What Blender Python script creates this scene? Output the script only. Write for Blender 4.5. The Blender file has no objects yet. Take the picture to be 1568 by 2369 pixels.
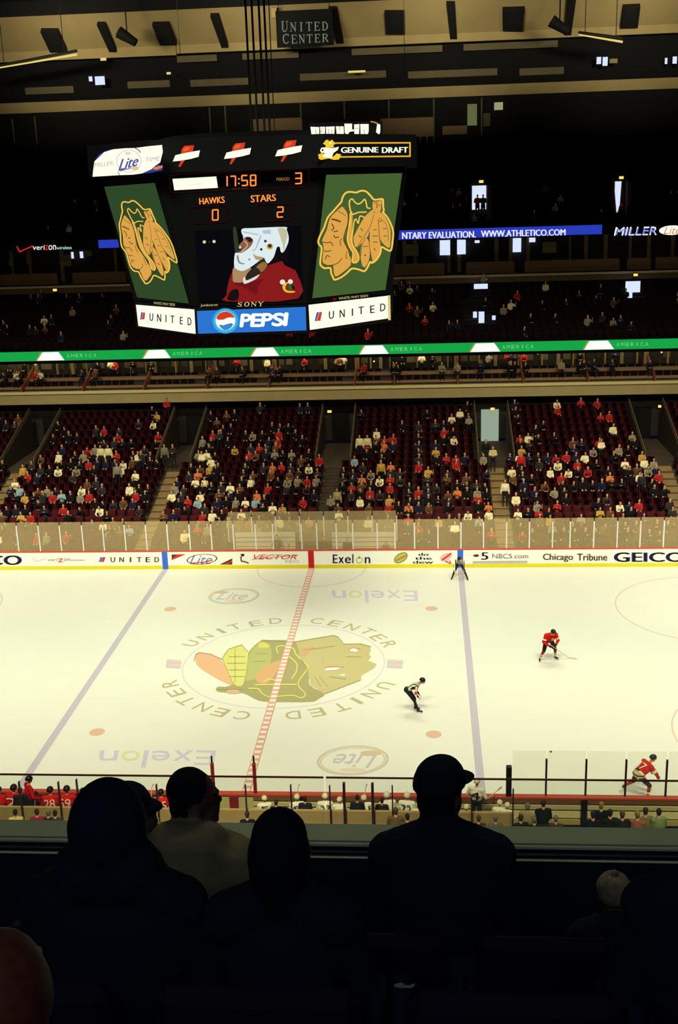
import bpy, math, random
import numpy as np
from mathutils import Vector, Matrix

random.seed(11)
SC = bpy.context.scene
COL = SC.collection
PI = math.pi

# ------------------------------------------------------------------ camera
FPX = 2581.8                      # focal length in pixels of the 1568 x 2369 frame
CAM = np.array([6.504, -46.076, 20.575])
PITCH, YAW, ROLL = .284, .082, -.032
_cp, _sp, _c, _s = math.cos(PITCH), math.sin(PITCH), math.cos(YAW), math.sin(YAW)
FWD = np.array([-_s * _cp, _c * _cp, -_sp])
_rt = np.array([_c, _s, 0.0])
_up = np.cross(_rt, FWD)
RGT = _rt * math.cos(ROLL) + _up * math.sin(ROLL)
UPV = -_rt * math.sin(ROLL) + _up * math.cos(ROLL)
cam_data = bpy.data.cameras.new('camera')
cam = bpy.data.objects.new('camera', cam_data)
COL.objects.link(cam)
cam_data.sensor_fit = 'VERTICAL'
cam_data.sensor_height = 36.0
cam_data.lens = 36.0 * FPX / 2369.0
cam_data.clip_start = .05
cam_data.clip_end = 400
cam.matrix_world = Matrix(((RGT[0], UPV[0], -FWD[0], CAM[0]), (RGT[1], UPV[1], -FWD[1], CAM[1]),
                           (RGT[2], UPV[2], -FWD[2], CAM[2]), (0, 0, 0, 1)))
SC.camera = cam

# ------------------------------------------------------------------ world, exposure
SC.view_settings.view_transform = 'Standard'
SC.view_settings.look = 'None'
SC.view_settings.exposure = -0.07
SC.view_settings.gamma = 1.0
SC.view_settings.use_curve_mapping = False
world = bpy.data.worlds.new('arena_air')
SC.world = world
world.use_nodes = True
world.node_tree.nodes['Background'].inputs[0].default_value = (.22, .31, 1.0, 1)
world.node_tree.nodes['Background'].inputs[1].default_value = .007
SC.cycles.max_bounces = 5
SC.cycles.diffuse_bounces = 3
SC.cycles.glossy_bounces = 2
SC.cycles.transparent_max_bounces = 12
SC.cycles.sample_clamp_indirect = 3.0

# ------------------------------------------------------------------ arena lamps and added fill lights
def area(name, loc, target, sx, sy, power, color, spread):
    d = bpy.data.lights.new(name, 'AREA')
    d.shape = 'RECTANGLE'; d.size = sx; d.size_y = sy
    d.energy = power; d.color = color; d.spread = math.radians(spread)
    o = bpy.data.objects.new(name, d); COL.objects.link(o)
    o.location = loc
    o.rotation_euler = (Vector(target) - Vector(loc)).to_track_quat('-Z', 'Y').to_euler()
    return o
ICE_LIGHT = (1.0, .985, .68)
for lx in (-30, -18, -6, 6, 18, 30):
    area('arena_floodlight', (lx, -16, 32), (lx, 7, 0), 6, 4, 990, ICE_LIGHT, 70)
    area('arena_floodlight', (lx, 14, 32), (lx, -3, 0), 6, 4, 420, ICE_LIGHT, 64)
for lx in (-21, -7, 7, 21):
    area('board_fill', (lx, -24, 27), (lx, 14.2, 1.2), 5, 1.5, 200, (1.0, .97, .68), 24)   # added fill that lifts the far boards and first rows
for lx in (-20, 0, 20):
    area('stand_floodlight', (lx, 6, 31), (lx, 24, 3), 6, 2, 900, (1.0, .88, .58), 76)      # washes the far stand and its fascias
    area('bench_floodlight', (lx, -33, 31), (lx, -14.5, 1), 5, 2, 800, (1.0, .92, .6), 44)    # reaches the near boards and benches
for lx in (-24, -8, 8, 24):
    area('ceiling_washlight', (lx, 34, 32), (lx, 58, 34.5), 5, 1, 450, (1.0, .88, .6), 50)  # washes the sloping ceiling
area('foreground_fill', (6, -49, 24.5), (6, -42, 18), 6, 2, 78, (.5, .66, 1.0), 150)  # added bluish fill behind the camera, lifts the foreground blacks
area('ledge_fill', (6, -35, 27), (6, -41.2, 17.6), 6, .5, 16, (1.0, .98, .75), 26)    # added fill that brightens the ledge of our balcony
for lx in (-18, 0, 18): area('suite_fill', (lx, 33.2, 9.1), (lx, 34.4, 7.5), 17, .3, 90, (1.0, .86, .5), 150)           # added strips that brighten the suite pillars and back wall

# ------------------------------------------------------------------ pixel to place
def ray(px, py): return FWD + RGT * (px - 784) / FPX - UPV * (py - 1184.5) / FPX
def hit(px, py, O, n):
    d = ray(px, py); t = np.dot(np.asarray(O, float) - CAM, n) / np.dot(d, n)
    return CAM + d * t
def onY(px, py, Y): return hit(px, py, (0, Y, 0), np.array([0, 1., 0]))
def onZ(px, py, Z): return hit(px, py, (0, 0, Z), np.array([0, 0, 1.]))

# ------------------------------------------------------------------ materials
def lin(c):
    return tuple((v / 255 / 12.92) if v / 255 <= .04045 else ((v / 255 + .055) / 1.055) ** 2.4 for v in c)
MATS = {}
def mat(name, rgb, rough=.7, noise=0.0, nscale=3.0, spec=.3, metal=0.0):
    if name in MATS: return MATS[name]
    m = bpy.data.materials.new(name); m.use_nodes = True
    nt = m.node_tree; b = nt.nodes['Principled BSDF']
    c = lin(rgb)
    b.inputs['Base Color'].default_value = (*c, 1)
    b.inputs['Roughness'].default_value = rough
    b.inputs['Specular IOR Level'].default_value = spec
    b.inputs['Metallic'].default_value = metal
    if noise:
        tc = nt.nodes.new('ShaderNodeTexCoord'); nz = nt.nodes.new('ShaderNodeTexNoise')
        nz.inputs['Scale'].default_value = nscale; nz.inputs['Detail'].default_value = 4
        rp = nt.nodes.new('ShaderNodeValToRGB')
        rp.color_ramp.elements[0].position = .3; rp.color_ramp.elements[1].position = .7
        rp.color_ramp.elements[0].color = (*[v * (1 - noise) for v in c], 1)
        rp.color_ramp.elements[1].color = (*[min(1, v * (1 + noise)) for v in c], 1)
        nt.links.new(tc.outputs['Object'], nz.inputs['Vector'])
        nt.links.new(nz.outputs['Fac'], rp.inputs['Fac'])
        nt.links.new(rp.outputs['Color'], b.inputs['Base Color'])
    MATS[name] = m
    return m
def glow(name, rgb, k=1.0):
    if name in MATS: return MATS[name]
    m = bpy.data.materials.new(name); m.use_nodes = True
    nt = m.node_tree; nt.nodes.clear()
    e = nt.nodes.new('ShaderNodeEmission'); o = nt.nodes.new('ShaderNodeOutputMaterial')
    e.inputs[0].default_value = (*lin(rgb), 1); e.inputs[1].default_value = k
    nt.links.new(e.outputs[0], o.inputs[0])
    MATS[name] = m
    return m
def glass(name, tint, veil):
    if name in MATS: return MATS[name]
    m = bpy.data.materials.new(name); m.use_nodes = True
    nt = m.node_tree; nt.nodes.clear()
    t = nt.nodes.new('ShaderNodeBsdfTransparent'); d = nt.nodes.new('ShaderNodeBsdfDiffuse')
    g = nt.nodes.new('ShaderNodeBsdfGlossy'); mx = nt.nodes.new('ShaderNodeMixShader'); m2 = nt.nodes.new('ShaderNodeMixShader')
    o = nt.nodes.new('ShaderNodeOutputMaterial')
    t.inputs[0].default_value = (.97, .98, .95, 1)
    d.inputs[0].default_value = (*lin(tint), 1)
    g.inputs[0].default_value = (.9, .95, .9, 1); g.inputs['Roughness'].default_value = .15
    mx.inputs[0].default_value = veil; m2.inputs[0].default_value = .02
    nt.links.new(t.outputs[0], mx.inputs[1]); nt.links.new(d.outputs[0], mx.inputs[2])
    nt.links.new(mx.outputs[0], m2.inputs[1]); nt.links.new(g.outputs[0], m2.inputs[2])
    nt.links.new(m2.outputs[0], o.inputs[0])
    MATS[name] = m
    return m
def objcol(name, rough=.85):
    """cloth whose colour is the object's own colour"""
    m = bpy.data.materials.new(name); m.use_nodes = True
    nt = m.node_tree; b = nt.nodes['Principled BSDF']; oi = nt.nodes.new('ShaderNodeObjectInfo')
    nt.links.new(oi.outputs['Color'], b.inputs['Base Color']); b.inputs['Roughness'].default_value = rough
    b.inputs['Specular IOR Level'].default_value = .1
    MATS[name] = m
    return m
def hairmat(name):
    m = bpy.data.materials.new(name); m.use_nodes = True
    nt = m.node_tree; b = nt.nodes['Principled BSDF']; oi = nt.nodes.new('ShaderNodeObjectInfo')
    rp = nt.nodes.new('ShaderNodeValToRGB'); rp.color_ramp.interpolation = 'CONSTANT'
    cols = [(0, (22, 16, 14)), (.45, (52, 34, 22)), (.7, (90, 62, 34)), (.85, (120, 112, 100)), (.93, (160, 120, 60))]
    e = rp.color_ramp.elements
    e[0].position = 0; e[0].color = (*lin(cols[0][1]), 1); e[1].position = cols[1][0]; e[1].color = (*lin(cols[1][1]), 1)
    for p, c in cols[2:]:
        q = e.new(p); q.color = (*lin(c), 1)
    nt.links.new(oi.outputs['Random'], rp.inputs['Fac']); nt.links.new(rp.outputs['Color'], b.inputs['Base Color'])
    b.inputs['Roughness'].default_value = .8
    MATS[name] = m
    return m
def attrmat(name):
    m = bpy.data.materials.new(name); m.use_nodes = True
    nt = m.node_tree; b = nt.nodes['Principled BSDF']; a = nt.nodes.new('ShaderNodeAttribute'); a.attribute_name = 'cloth'
    nt.links.new(a.outputs['Color'], b.inputs['Base Color']); b.inputs['Roughness'].default_value = .85
    b.inputs['Specular IOR Level'].default_value = .1
    MATS[name] = m
    return m

# ------------------------------------------------------------------ mesh building
def tag(o, label=None, cat=None, group=None, kind=None):
    if label: o['label'] = label
    if cat: o['category'] = cat
    if group: o['group'] = group
    if kind: o['kind'] = kind
    return o
def empty(name, loc=(0, 0, 0), rz=0, label=None, cat=None, group=None):
    o = bpy.data.objects.new(name, None); COL.objects.link(o)
    o.location = loc; o.rotation_euler = (0, 0, rz); o.empty_display_size = .2
    return tag(o, label, cat, group)
class MB:
    def __init__(s): s.v = []; s.f = []; s.m = []; s.cur = 0
    def add(s, vs, fs):
        b = len(s.v); s.v += [tuple(float(c) for c in v) for v in vs]
        for f in fs: s.f.append(tuple(b + i for i in f)); s.m.append(s.cur)
        return s
    def box(s, x0, x1, y0, y1, z0, z1):
        return s.add([(x0, y0, z0), (x1, y0, z0), (x1, y1, z0), (x0, y1, z0), (x0, y0, z1), (x1, y0, z1), (x1, y1, z1), (x0, y1, z1)],
                     [(0, 3, 2, 1), (4, 5, 6, 7), (0, 1, 5, 4), (1, 2, 6, 5), (2, 3, 7, 6), (3, 0, 4, 7)])
    def bbox(s, x0, x1, y0, y1, z0, z1, b):
        """box with chamfered edges along all sides"""
        X, Y, Z = (x0, x1), (y0, y1), (z0, z1); vs = []; idx = {}
        for i in (0, 1):
            for j in (0, 1):
                for k in (0, 1):
                    for a in range(3):
                        p = [X[i], Y[j], Z[k]]
                        for q in range(3):
                            if q != a: p[q] += b * (1 if (i, j, k)[q] == 0 else -1)
                        idx[(i, j, k, a)] = len(vs); vs.append(p)
        g = lambda i, j, k, a: idx[(i, j, k, a)]
        fs = [[g(0, j, k, 0) for j, k in ((0, 0), (0, 1), (1, 1), (1, 0))], [g(1, j, k, 0) for j, k in ((0, 0), (1, 0), (1, 1), (0, 1))],
              [g(i, 0, k, 1) for i, k in ((0, 0), (1, 0), (1, 1), (0, 1))], [g(i, 1, k, 1) for i, k in ((0, 0), (0, 1), (1, 1), (1, 0))],
              [g(i, j, 0, 2) for i, j in ((0, 0), (0, 1), (1, 1), (1, 0))], [g(i, j, 1, 2) for i, j in ((0, 0), (1, 0), (1, 1), (0, 1))]]
        for i in (0, 1):
            for j in (0, 1):
                fs.append([g(i, j, 0, 0), g(i, j, 0, 1), g(i, j, 1, 1), g(i, j, 1, 0)])
                fs.append([g(i, 0, j, 0), g(i, 0, j, 2), g(i, 1, j, 2), g(i, 1, j, 0)])
                fs.append([g(0, i, j, 1), g(0, i, j, 2), g(1, i, j, 2), g(1, i, j, 1)])
        for i in (0, 1):
            for j in (0, 1):
                for k in (0, 1): fs.append([g(i, j, k, 0), g(i, j, k, 1), g(i, j, k, 2)])
        return s.add(vs, fs)
    def poly(s, pts): return s.add(pts, [tuple(range(len(pts)))])
    def prism(s, pts, vec):
        n = len(pts); v = np.asarray(vec, float)
        vs = [tuple(p) for p in pts] + [tuple(np.asarray(p) + v) for p in pts]
        return s.add(vs, [tuple(range(n))[::-1], tuple(range(n, 2 * n))] + [(i, (i + 1) % n, n + (i + 1) % n, n + i) for i in range(n)])
    def tube(s, p0, p1, r0, r1=None, n=8):
        r1 = r0 if r1 is None else r1
        a = Vector(p0); b = Vector(p1); d = (b - a).normalized()
        u = d.orthogonal().normalized(); w = d.cross(u)
        vs = []
        for c, r in ((a, r0), (b, r1)):
            for i in range(n):
                t = 2 * PI * i / n; vs.append(c + u * r * math.cos(t) + w * r * math.sin(t))
        return s.add(vs, [tuple(range(n))[::-1], tuple(range(n, 2 * n))] + [(i, (i + 1) % n, n + (i + 1) % n, n + i) for i in range(n)])
    def ell(s, c, r, rot=None, n=12, k=8):
        vs = []; R = rot or Matrix.Identity(3)
        for j in range(k + 1):
            ph = PI * j / k
            for i in range(n):
                t = 2 * PI * i / n
                p = R @ Vector((r[0] * math.sin(ph) * math.cos(t), r[1] * math.sin(ph) * math.sin(t), r[2] * math.cos(ph)))
                vs.append(Vector(c) + p)
        fs = []
        for j in range(k):
            for i in range(n):
                a, b = j * n + i, j * n + (i + 1) % n
                fs.append((a, a + n, b + n, b))
        return s.add(vs, fs)
    def build(s, name, mats, parent=None, smooth=False, bev=0):
        me = bpy.data.meshes.new(name)
        me.from_pydata(s.v, [], s.f)
        mats = mats if isinstance(mats, (list, tuple)) else [mats]
        for m in mats: me.materials.append(m)
        if len(mats) > 1: me.polygons.foreach_set('material_index', s.m)
        if smooth: me.polygons.foreach_set('use_smooth', [True] * len(me.polygons))
        me.update()
        o = bpy.data.objects.new(name, me); COL.objects.link(o)
        if parent: o.parent = parent
        if bev:
            q = o.modifiers.new('edge', 'BEVEL'); q.width = bev; q.segments = 2
        return o

# ------------------------------------------------------------------ printed and lit lettering laid on a surface
def Zc(x0, y0, k): return lambda pts: [(x0 + x / k, y0 + y / k) for x, y in pts]
def curve(pts, closed=True, k=4):
    """rounds a drawn outline off"""
    n = len(pts); out = []
    for i in range(n if closed else n - 1):
        g = (lambda j: np.array(pts[j % n], float)) if closed else (lambda j: np.array(pts[min(max(j, 0), n - 1)], float))
        p0, p1, p2, p3 = g(i - 1), g(i), g(i + 1), g(i + 2)
        for q in range(k):
            t = q / k; out.append(tuple(.5 * (2 * p1 + (p2 - p0) * t + (2 * p0 - 5 * p1 + 4 * p2 - p3) * t * t + (3 * p1 - p0 - 3 * p2 + p3) * t ** 3)))
    if not closed: out.append(tuple(pts[-1]))
    return out
def homog(src, dst):
    A = []; B = []
    for (x, y), (u, v) in zip(src, dst):
        A += [[x, y, 1, 0, 0, 0, -u * x, -u * y], [0, 0, 0, x, y, 1, -v * x, -v * y]]; B += [u, v]
    h = np.linalg.solve(np.array(A, float), np.array(B, float)); H = np.append(h, 1).reshape(3, 3)
    return lambda pts: [tuple((q[:2] / q[2])) for q in (H @ np.array([x, y, 1.0]) for x, y in pts)]
_TXT = {}
def textshape(s):
    """outline of a word with the bundled sans face, scaled to the unit square"""
    if s in _TXT: return _TXT[s]
    cu = bpy.data.curves.new('word', 'FONT'); cu.body = s; cu.resolution_u = 3
    ob = bpy.data.objects.new('word', cu); COL.objects.link(ob)
    dg = bpy.context.evaluated_depsgraph_get(); me = ob.evaluated_get(dg).to_mesh()
    V = np.array([v.co[:2] for v in me.vertices]); Fs = [tuple(p.vertices) for p in me.polygons]
    ob.evaluated_get(dg).to_mesh_clear(); bpy.data.objects.remove(ob); bpy.data.curves.remove(cu)
    lo, hi = V.min(0), V.max(0); V = (V - lo) / (hi - lo)
    _TXT[s] = (V, Fs); return _TXT[s]
SERIF = {  # strokes on a unit cell: (x0,y0,x1,y1,width)
    'U': [(.22, 1, .22, .25, .16), (.78, 1, .78, .25, .07), (.22, .28, .36, .05, .13), (.36, .05, .62, .04, .09), (.62, .05, .78, .28, .09), (.05, .97, .4, .97, .06), (.64, .97, .93, .97, .06)],
    'N': [(.18, 0, .18, 1, .07), (.82, 0, .82, 1, .07), (.18, .95, .82, .05, .17), (.02, .97, .3, .97, .06), (.05, .03, .32, .03, .06), (.66, .97, .97, .97, .06)],
    'I': [(.5, 0, .5, 1, .18), (.3, .97, .7, .97, .06), (.3, .03, .7, .03, .06)],
    'T': [(.5, 0, .5, 1, .17), (.08, .96, .92, .96, .08), (.1, .95, .1, .75, .06), (.9, .95, .9, .75, .06), (.32, .03, .68, .03, .06)],
    'E': [(.26, 0, .26, 1, .17), (.1, .97, .84, .97, .07), (.1, .03, .88, .03, .07), (.26, .52, .66, .52, .07), (.84, .97, .84, .76, .06), (.88, .03, .88, .26, .06), (.66, .62, .66, .42, .05)],
    'D': [(.24, 0, .24, 1, .17), (.08, .97, .55, .97, .07), (.08, .03, .55, .03, .07), (.55, .96, .84, .72, .12), (.84, .74, .84, .26, .17), (.84, .28, .55, .04, .12)],
    'C': [(.86, .8, .6, .97, .08), (.62, .96, .3, .84, .1), (.26, .86, .17, .5, .15), (.17, .52, .28, .14, .15), (.28, .14, .6, .03, .1), (.58, .03, .88, .2, .08), (.87, .97, .87, .72, .05)],
    'R': [(.22, 0, .22, 1, .17), (.06, .97, .55, .97, .07), (.55, .97, .78, .84, .12), (.78, .86, .76, .6, .15), (.76, .6, .5, .5, .1), (.3, .5, .55, .5, .07), (.5, .5, .9, .03, .15), (.06, .03, .4, .03, .06), (.8, .03, .98, .03, .06)],
    'S': [(.84, .78, .6, .96, .1), (.6, .96, .3, .9, .1), (.3, .92, .24, .68, .14), (.24, .7, .74, .38, .18), (.76, .4, .74, .14, .14), (.74, .12, .45, .03, .1), (.45, .03, .16, .2, .1), (.84, .95, .84, .72, .05), (.14, .05, .14, .3, .05)],
    'O': [(.5, .97, .2, .78, .12), (.2, .8, .2, .2, .17), (.2, .22, .5, .03, .12), (.5, .03, .8, .22, .12), (.8, .2, .8, .8, .17), (.8, .78, .5, .97, .12)],
    'Y': [(.5, 0, .5, .5, .17), (.5, .48, .16, .97, .16), (.5, .48, .84, .97, .08), (.02, .97, .34, .97, .06), (.66, .97, .98, .97, .06), (.32, .03, .68, .03, .06)],
    ' ': []}
SEG = {'0': 'abcdef', '1': 'bc', '2': 'abged', '3': 'abgcd', '5': 'afgcd', '7': 'abc', '8': 'abcdefg'}
SEGL = {'a': (0, 1, 1, 1), 'b': (1, 1, 1, .5), 'c': (1, .5, 1, 0), 'd': (0, 0, 1, 0), 'e': (0, .5, 0, 0), 'f': (0, 1, 0, .5), 'g': (0, .5, 1, .5)}
class Decal(MB):
    """flat print or light on the plane through O with normal n, addressed in photo pixels"""
    def __init__(s, O, n, lift=.01):
        super().__init__(); s.n = np.asarray(n, float) / np.linalg.norm(n); s.O = np.asarray(O, float) + s.n * lift
    def P(s, pts): return [hit(x, y, s.O, s.n) for x, y in pts]
    def shape(s, pts): s.poly(s.P(pts)); return s
    def line(s, pts, w, closed=False):
        """one mitred ribbon along a row of pixels"""
        pts = [np.array(p, float) for p in pts]
        pts = [p for i, p in enumerate(pts) if i == 0 or np.linalg.norm(p - pts[i - 1]) > 1e-6]
        if closed and np.linalg.norm(pts[0] - pts[-1]) < 1e-6: pts.pop()
        n = len(pts); L = []; Rr = []
        for i in range(n):
            a = pts[i - 1] if (i or closed) else None; c = pts[(i + 1) % n] if (i < n - 1 or closed) else None; b = pts[i]
            d1 = (b - a) / np.linalg.norm(b - a) if a is not None else None; d2 = (c - b) / np.linalg.norm(c - b) if c is not None else None
            if d1 is None: d1 = d2
            if d2 is None: d2 = d1
            n1 = np.array([-d1[1], d1[0]]); n2 = np.array([-d2[1], d2[0]]); m = n1 + n2; q = np.linalg.norm(m); m = n1 if q < .2 else m / q
            k = min(1.6, 1 / max(.5, float(m @ n1))) * w / 2
            L.append(b + m * k); Rr.append(b - m * k)
        V = s.P(L + Rr)
        return s.add(V, [(i, (i + 1) % n, n + (i + 1) % n, n + i) for i in range(n if closed else n - 1)])
    def oval(s, cx, cy, rx, ry, tilt=0, n=28, ring=0):
        P = []
        for r in ((1,) if not ring else (1, 1 - ring)):
            P.append([(cx + rx * r * math.cos(t) * math.cos(tilt) - ry * r * math.sin(t) * math.sin(tilt),
                       cy + rx * r * math.cos(t) * math.sin(tilt) + ry * r * math.sin(t) * math.cos(tilt))
                      for t in (2 * PI * i / n for i in range(n))])
        if not ring: return s.shape(P[0])
        A, B = s.P(P[0]), s.P(P[1])
        return s.add(A + B, [(i, (i + 1) % n, n + (i + 1) % n, n + i) for i in range(n)])
    def _q(s, quad):
        bl, br, tr, tl = [np.array(q, float) for q in quad]
        return lambda u, v: bl * (1 - u) * (1 - v) + br * u * (1 - v) + tr * u * v + tl * (1 - u) * v
    def text(s, word, quad):
        V, Fs = textshape(word); g = s._q(quad)
        return s.add(s.P([g(u, v) for u, v in V]), Fs)
    def serif(s, word, quad, gap=.12, first=1.0):
        g = s._q(quad); n = len(word); W = first + (n - 1); x = 0
        for i, ch in enumerate(word):
            w = first if i == 0 else 1.0; h = 1.0 if i == 0 else (1 / first if first > 1 else 1)
            for x0, y0, x1, y1, t in SERIF[ch]:
                f = lambda a, b: g((x + w * (gap / 2 + a * (1 - gap))) / W, b * h)
                a, b = np.array([x0, y0]), np.array([x1, y1]); d = b - a; d = d / np.linalg.norm(d); q = np.array([-d[1], d[0]]) * t / 2
                s.shape([f(*(a + q)), f(*(b + q)), f(*(b - q)), f(*(a - q))])
            x += w
        return s
    def seg(s, digit, quad, w=.2):
        g = s._q(quad)
        for k in SEG[digit]:
            x0, y0, x1, y1 = SEGL[k]
            a, b = g(x0, y0), g(x1, y1); s.line([a, b], w)
        return s
def rect4(x0, y0, x1, y1, dy=0.0):
    """text corners from left/top/right/bottom pixels; dy is how much lower the right end sits"""
    return [(x0, y1), (x1, y1 + dy), (x1, y0 + dy), (x0, y0)]
def structure(o): o['kind'] = 'structure'; return o
# ================================================================== THE ICE
HX, HY, RC = 30.5, 12.95, 8.5
def perimeter(off=0.0, n=10):
    P = []; hx, hy, r = HX + off, HY + off, RC + off
    for cx, cy, a0 in ((hx - r, hy - r, 0), (-hx + r, hy - r, PI / 2), (-hx + r, -hy + r, PI), (hx - r, -hy + r, 1.5 * PI)):
        for i in range(n + 1):
            a = a0 + PI / 2 * i / n; P.append((cx + r * math.cos(a), cy + r * math.sin(a)))
    return P
LAMP = (1.17, 1.14, .75)
def paint(name, rgb, rough=.6):
    """paint colour worked back from its look under the warm arena lamps"""
    if name in MATS: return MATS[name]
    m = mat(name, (128, 128, 128), rough, spec=.15)
    m.node_tree.nodes['Principled BSDF'].inputs['Base Color'].default_value = (*[min(.9, a / b) for a, b in zip(lin(rgb), LAMP)], 1)
    return m
ice_m = mat('ice_surface', (228, 230, 226), .42, .012, 1.2, spec=.35)
mb = MB(); P = perimeter(.02)
mb.prism([(x, y, -.3) for x, y in P], (0, 0, .3))
ice = structure(mb.build('ice_floor', ice_m))
UPZ = (0, 0, 1)
def iced(lift=.004): return Decal((0, 0, 0), UPZ, lift)
BL, DT, CX = 8.32, 6.68, 20.4
m_blue = paint('blue_line_paint', (204, 194, 180)); m_red = paint('red_line_paint', (232, 176, 132)); m_redthin = paint('thin_red_paint', (232, 205, 165))
for x in (-BL, BL):
    MB().poly([(x - .15, -HY, .004), (x + .15, -HY, .004), (x + .15, HY, .004), (x - .15, HY, .004)]).build('blue_line', m_blue, ice)
mb = MB(); ZR = .025; mb.poly([(-.16, -HY, ZR), (-.12, -HY, ZR), (-.12, HY, ZR), (-.16, HY, ZR)]); mb.poly([(.12, -HY, ZR), (.16, -HY, ZR), (.16, HY, ZR), (.12, HY, ZR)])
y = -HY
while y < HY - .2: mb.poly([(-.12, y, ZR), (.12, y, ZR), (.12, y + .2, ZR), (-.12, y + .2, ZR)]); y += .4
MB().poly([(-.12, -HY, .023), (.12, -HY, .023), (.12, HY, .023), (-.12, HY, .023)]).build('centre_line_white', paint('line_white', (246, 240, 205)), ice)
mb.build('centre_red_line', m_red, ice)
def ringmesh(cx, cy, r, w, a0=0, a1=2 * PI, n=64, z=.005):
    vs = []; fs = []
    for i in range(n + 1):
        a = a0 + (a1 - a0) * i / n
        vs += [(cx + (r - w) * math.cos(a), cy + (r - w) * math.sin(a), z), (cx + r * math.cos(a), cy + r * math.sin(a), z)]
    for i in range(n): fs.append((2 * i, 2 * i + 1, 2 * i + 3, 2 * i + 2))
    return MB().add(vs, fs)
ringmesh(0, 0, 4.57, .06, n=96).build('centre_circle', paint('centre_ring_paint', (222, 218, 200)), ice)
for sx in (-1, 1):
    for sy in (-1, 1):
        ringmesh(sx * CX, sy * 6.71, 4.57, .06, n=96).build('faceoff_circle', m_redthin, ice)
        MB().poly([(sx * DT + .31 * math.cos(t), sy * 6.71 + .31 * math.sin(t), .005) for t in (2 * PI * i / 24 for i in range(24))]).build('faceoff_dot', paint('dot_paint', (233, 190, 145)), ice)
        MB().poly([(sx * CX + .31 * math.cos(t), sy * 6.71 + .31 * math.sin(t), .005) for t in (2 * PI * i / 24 for i in range(24))]).build('faceoff_dot', paint('dot_paint', (233, 190, 145)), ice)
ringmesh(0, HY, 3.05, .05, PI, 2 * PI).build('referee_crease', m_redthin, ice)
# arena name around the centre circle, each letter turned outward
z3 = Zc(360, 1320, 2.6133)
letters = [('U', 215, 440), ('N', 300, 400), ('I', 395, 365), ('T', 480, 340), ('E', 605, 320), ('D', 725, 305), ('C', 975, 305), ('E', 1085, 320), ('N', 1185, 342), ('T', 1280, 368), ('E', 1345, 405), ('R', 1410, 445),
           ('U', 1385, 695), ('N', 1300, 745), ('I', 1215, 787), ('T', 1120, 825), ('E', 975, 857), ('D', 830, 874), ('C', 525, 876), ('E', 390, 857), ('N', 285, 826), ('T', 185, 787), ('E', 125, 738), ('R', 85, 685)]
for ch, a, b in letters:
    q = onZ(*z3([(a, b)])[0], 0); r = math.hypot(q[0], q[1]); t = math.atan2(q[1], q[0])
    V, Fs = textshape(ch); w = .2 if ch == 'I' else .62
    u = (math.cos(t), math.sin(t)); v = (math.sin(t), -math.cos(t))    # u outward = up, v = reading direction
    vs = [(q[0] + u[0] * (y - .5) * .72 + v[0] * (x - .5) * w, q[1] + u[1] * (y - .5) * .72 + v[1] * (x - .5) * w, .006) for x, y in V]
    mb = MB().add(vs, Fs); mb.build('ice_lettering', paint('letter_gold', (196, 186, 122)), ice)
for a0, a1 in ((60, 150), (1395, 1490)):
    mr, mc = paint('tulip_red', (240, 205, 165)), paint('tulip_blue', (208, 204, 190))
    d = iced(.006)
    for k in range(4):
        y0 = 536 + k * 13; d.cur = k % 2
        sh = 8 if a0 < 500 else 8
        d.shape(z3([(a0 + sh - k * 2, y0), (a1 + sh - k * 2, y0 + 6), (a1 + sh - k * 2 - 3, y0 + 17), (a0 + sh - k * 2 - 3, y0 + 11)]))
    d.build('ice_advert', [mr, mc], ice)
# the big painted head
HD = [('hair', (176, 170, 102), [(640, 425), (680, 420), (840, 430), (870, 520), (930, 600), (930, 690), (1020, 745), (985, 775), (960, 790), (900, 795), (780, 795), (690, 793), (620, 785), (540, 745), (490, 740), (375, 732), (375, 702), (450, 695), (540, 600), (560, 500), (590, 460)]),
      ('face', (206, 194, 120), [(845, 432), (1075, 393), (1100, 405), (1135, 445), (1230, 445), (1290, 455), (1302, 480), (1290, 505), (1302, 520), (1285, 545), (1335, 565), (1320, 590), (1245, 632), (1240, 660), (1130, 700), (1020, 745), (935, 690), (920, 600), (880, 530)]),
      ('red_feather', (236, 186, 126), [(240, 545), (243, 515), (262, 500), (330, 508), (400, 545), (440, 620), (472, 692), (400, 668), (300, 610), (255, 575)]),
      ('yellow_feather', (224, 222, 110), [(405, 530), (425, 490), (450, 470), (515, 452), (555, 505), (556, 600), (530, 688), (480, 692), (440, 620)]),
      ('green_feather', (190, 192, 105), [(560, 520), (590, 460), (640, 430), (690, 452), (700, 530), (660, 605), (550, 670)]),
      ('yellow_patch', (224, 216, 95), [(620, 440), (650, 432), (690, 450), (680, 468), (620, 465)]),
      ('red_patch', (222, 176, 112), [(600, 655), (640, 590), (740, 545), (760, 560), (700, 660), (650, 688)]),
      ('red_patch', (226, 184, 125), [(440, 720), (500, 722), (500, 742), (435, 742)]),
      ('war_paint', (218, 178, 110), [(875, 470), (960, 460), (900, 520), (880, 510)])]
for i, (nm, c, pts) in enumerate(HD):
    iced(.007 + .001 * i).shape(z3(curve(pts, True, 3) if 'feather' in nm or nm in ('hair', 'red_patch') else pts)).build('ice_emblem', paint('emblem_' + nm + str(c[2]), c), ice)
d = iced(.018)
for pts in ([(740, 500), (730, 465), (765, 455), (830, 470), (850, 510), (905, 560), (920, 590), (870, 660), (865, 700), (905, 745), (880, 770), (830, 755), (740, 760), (690, 765), (640, 740), (620, 715), (560, 712)],
            [(600, 690), (860, 688)], [(800, 515), (850, 560), (850, 610), (820, 655)], [(650, 672), (690, 655), (740, 672)]):
    d.line(z3(curve(pts, False, 4)), 3.0)
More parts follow.
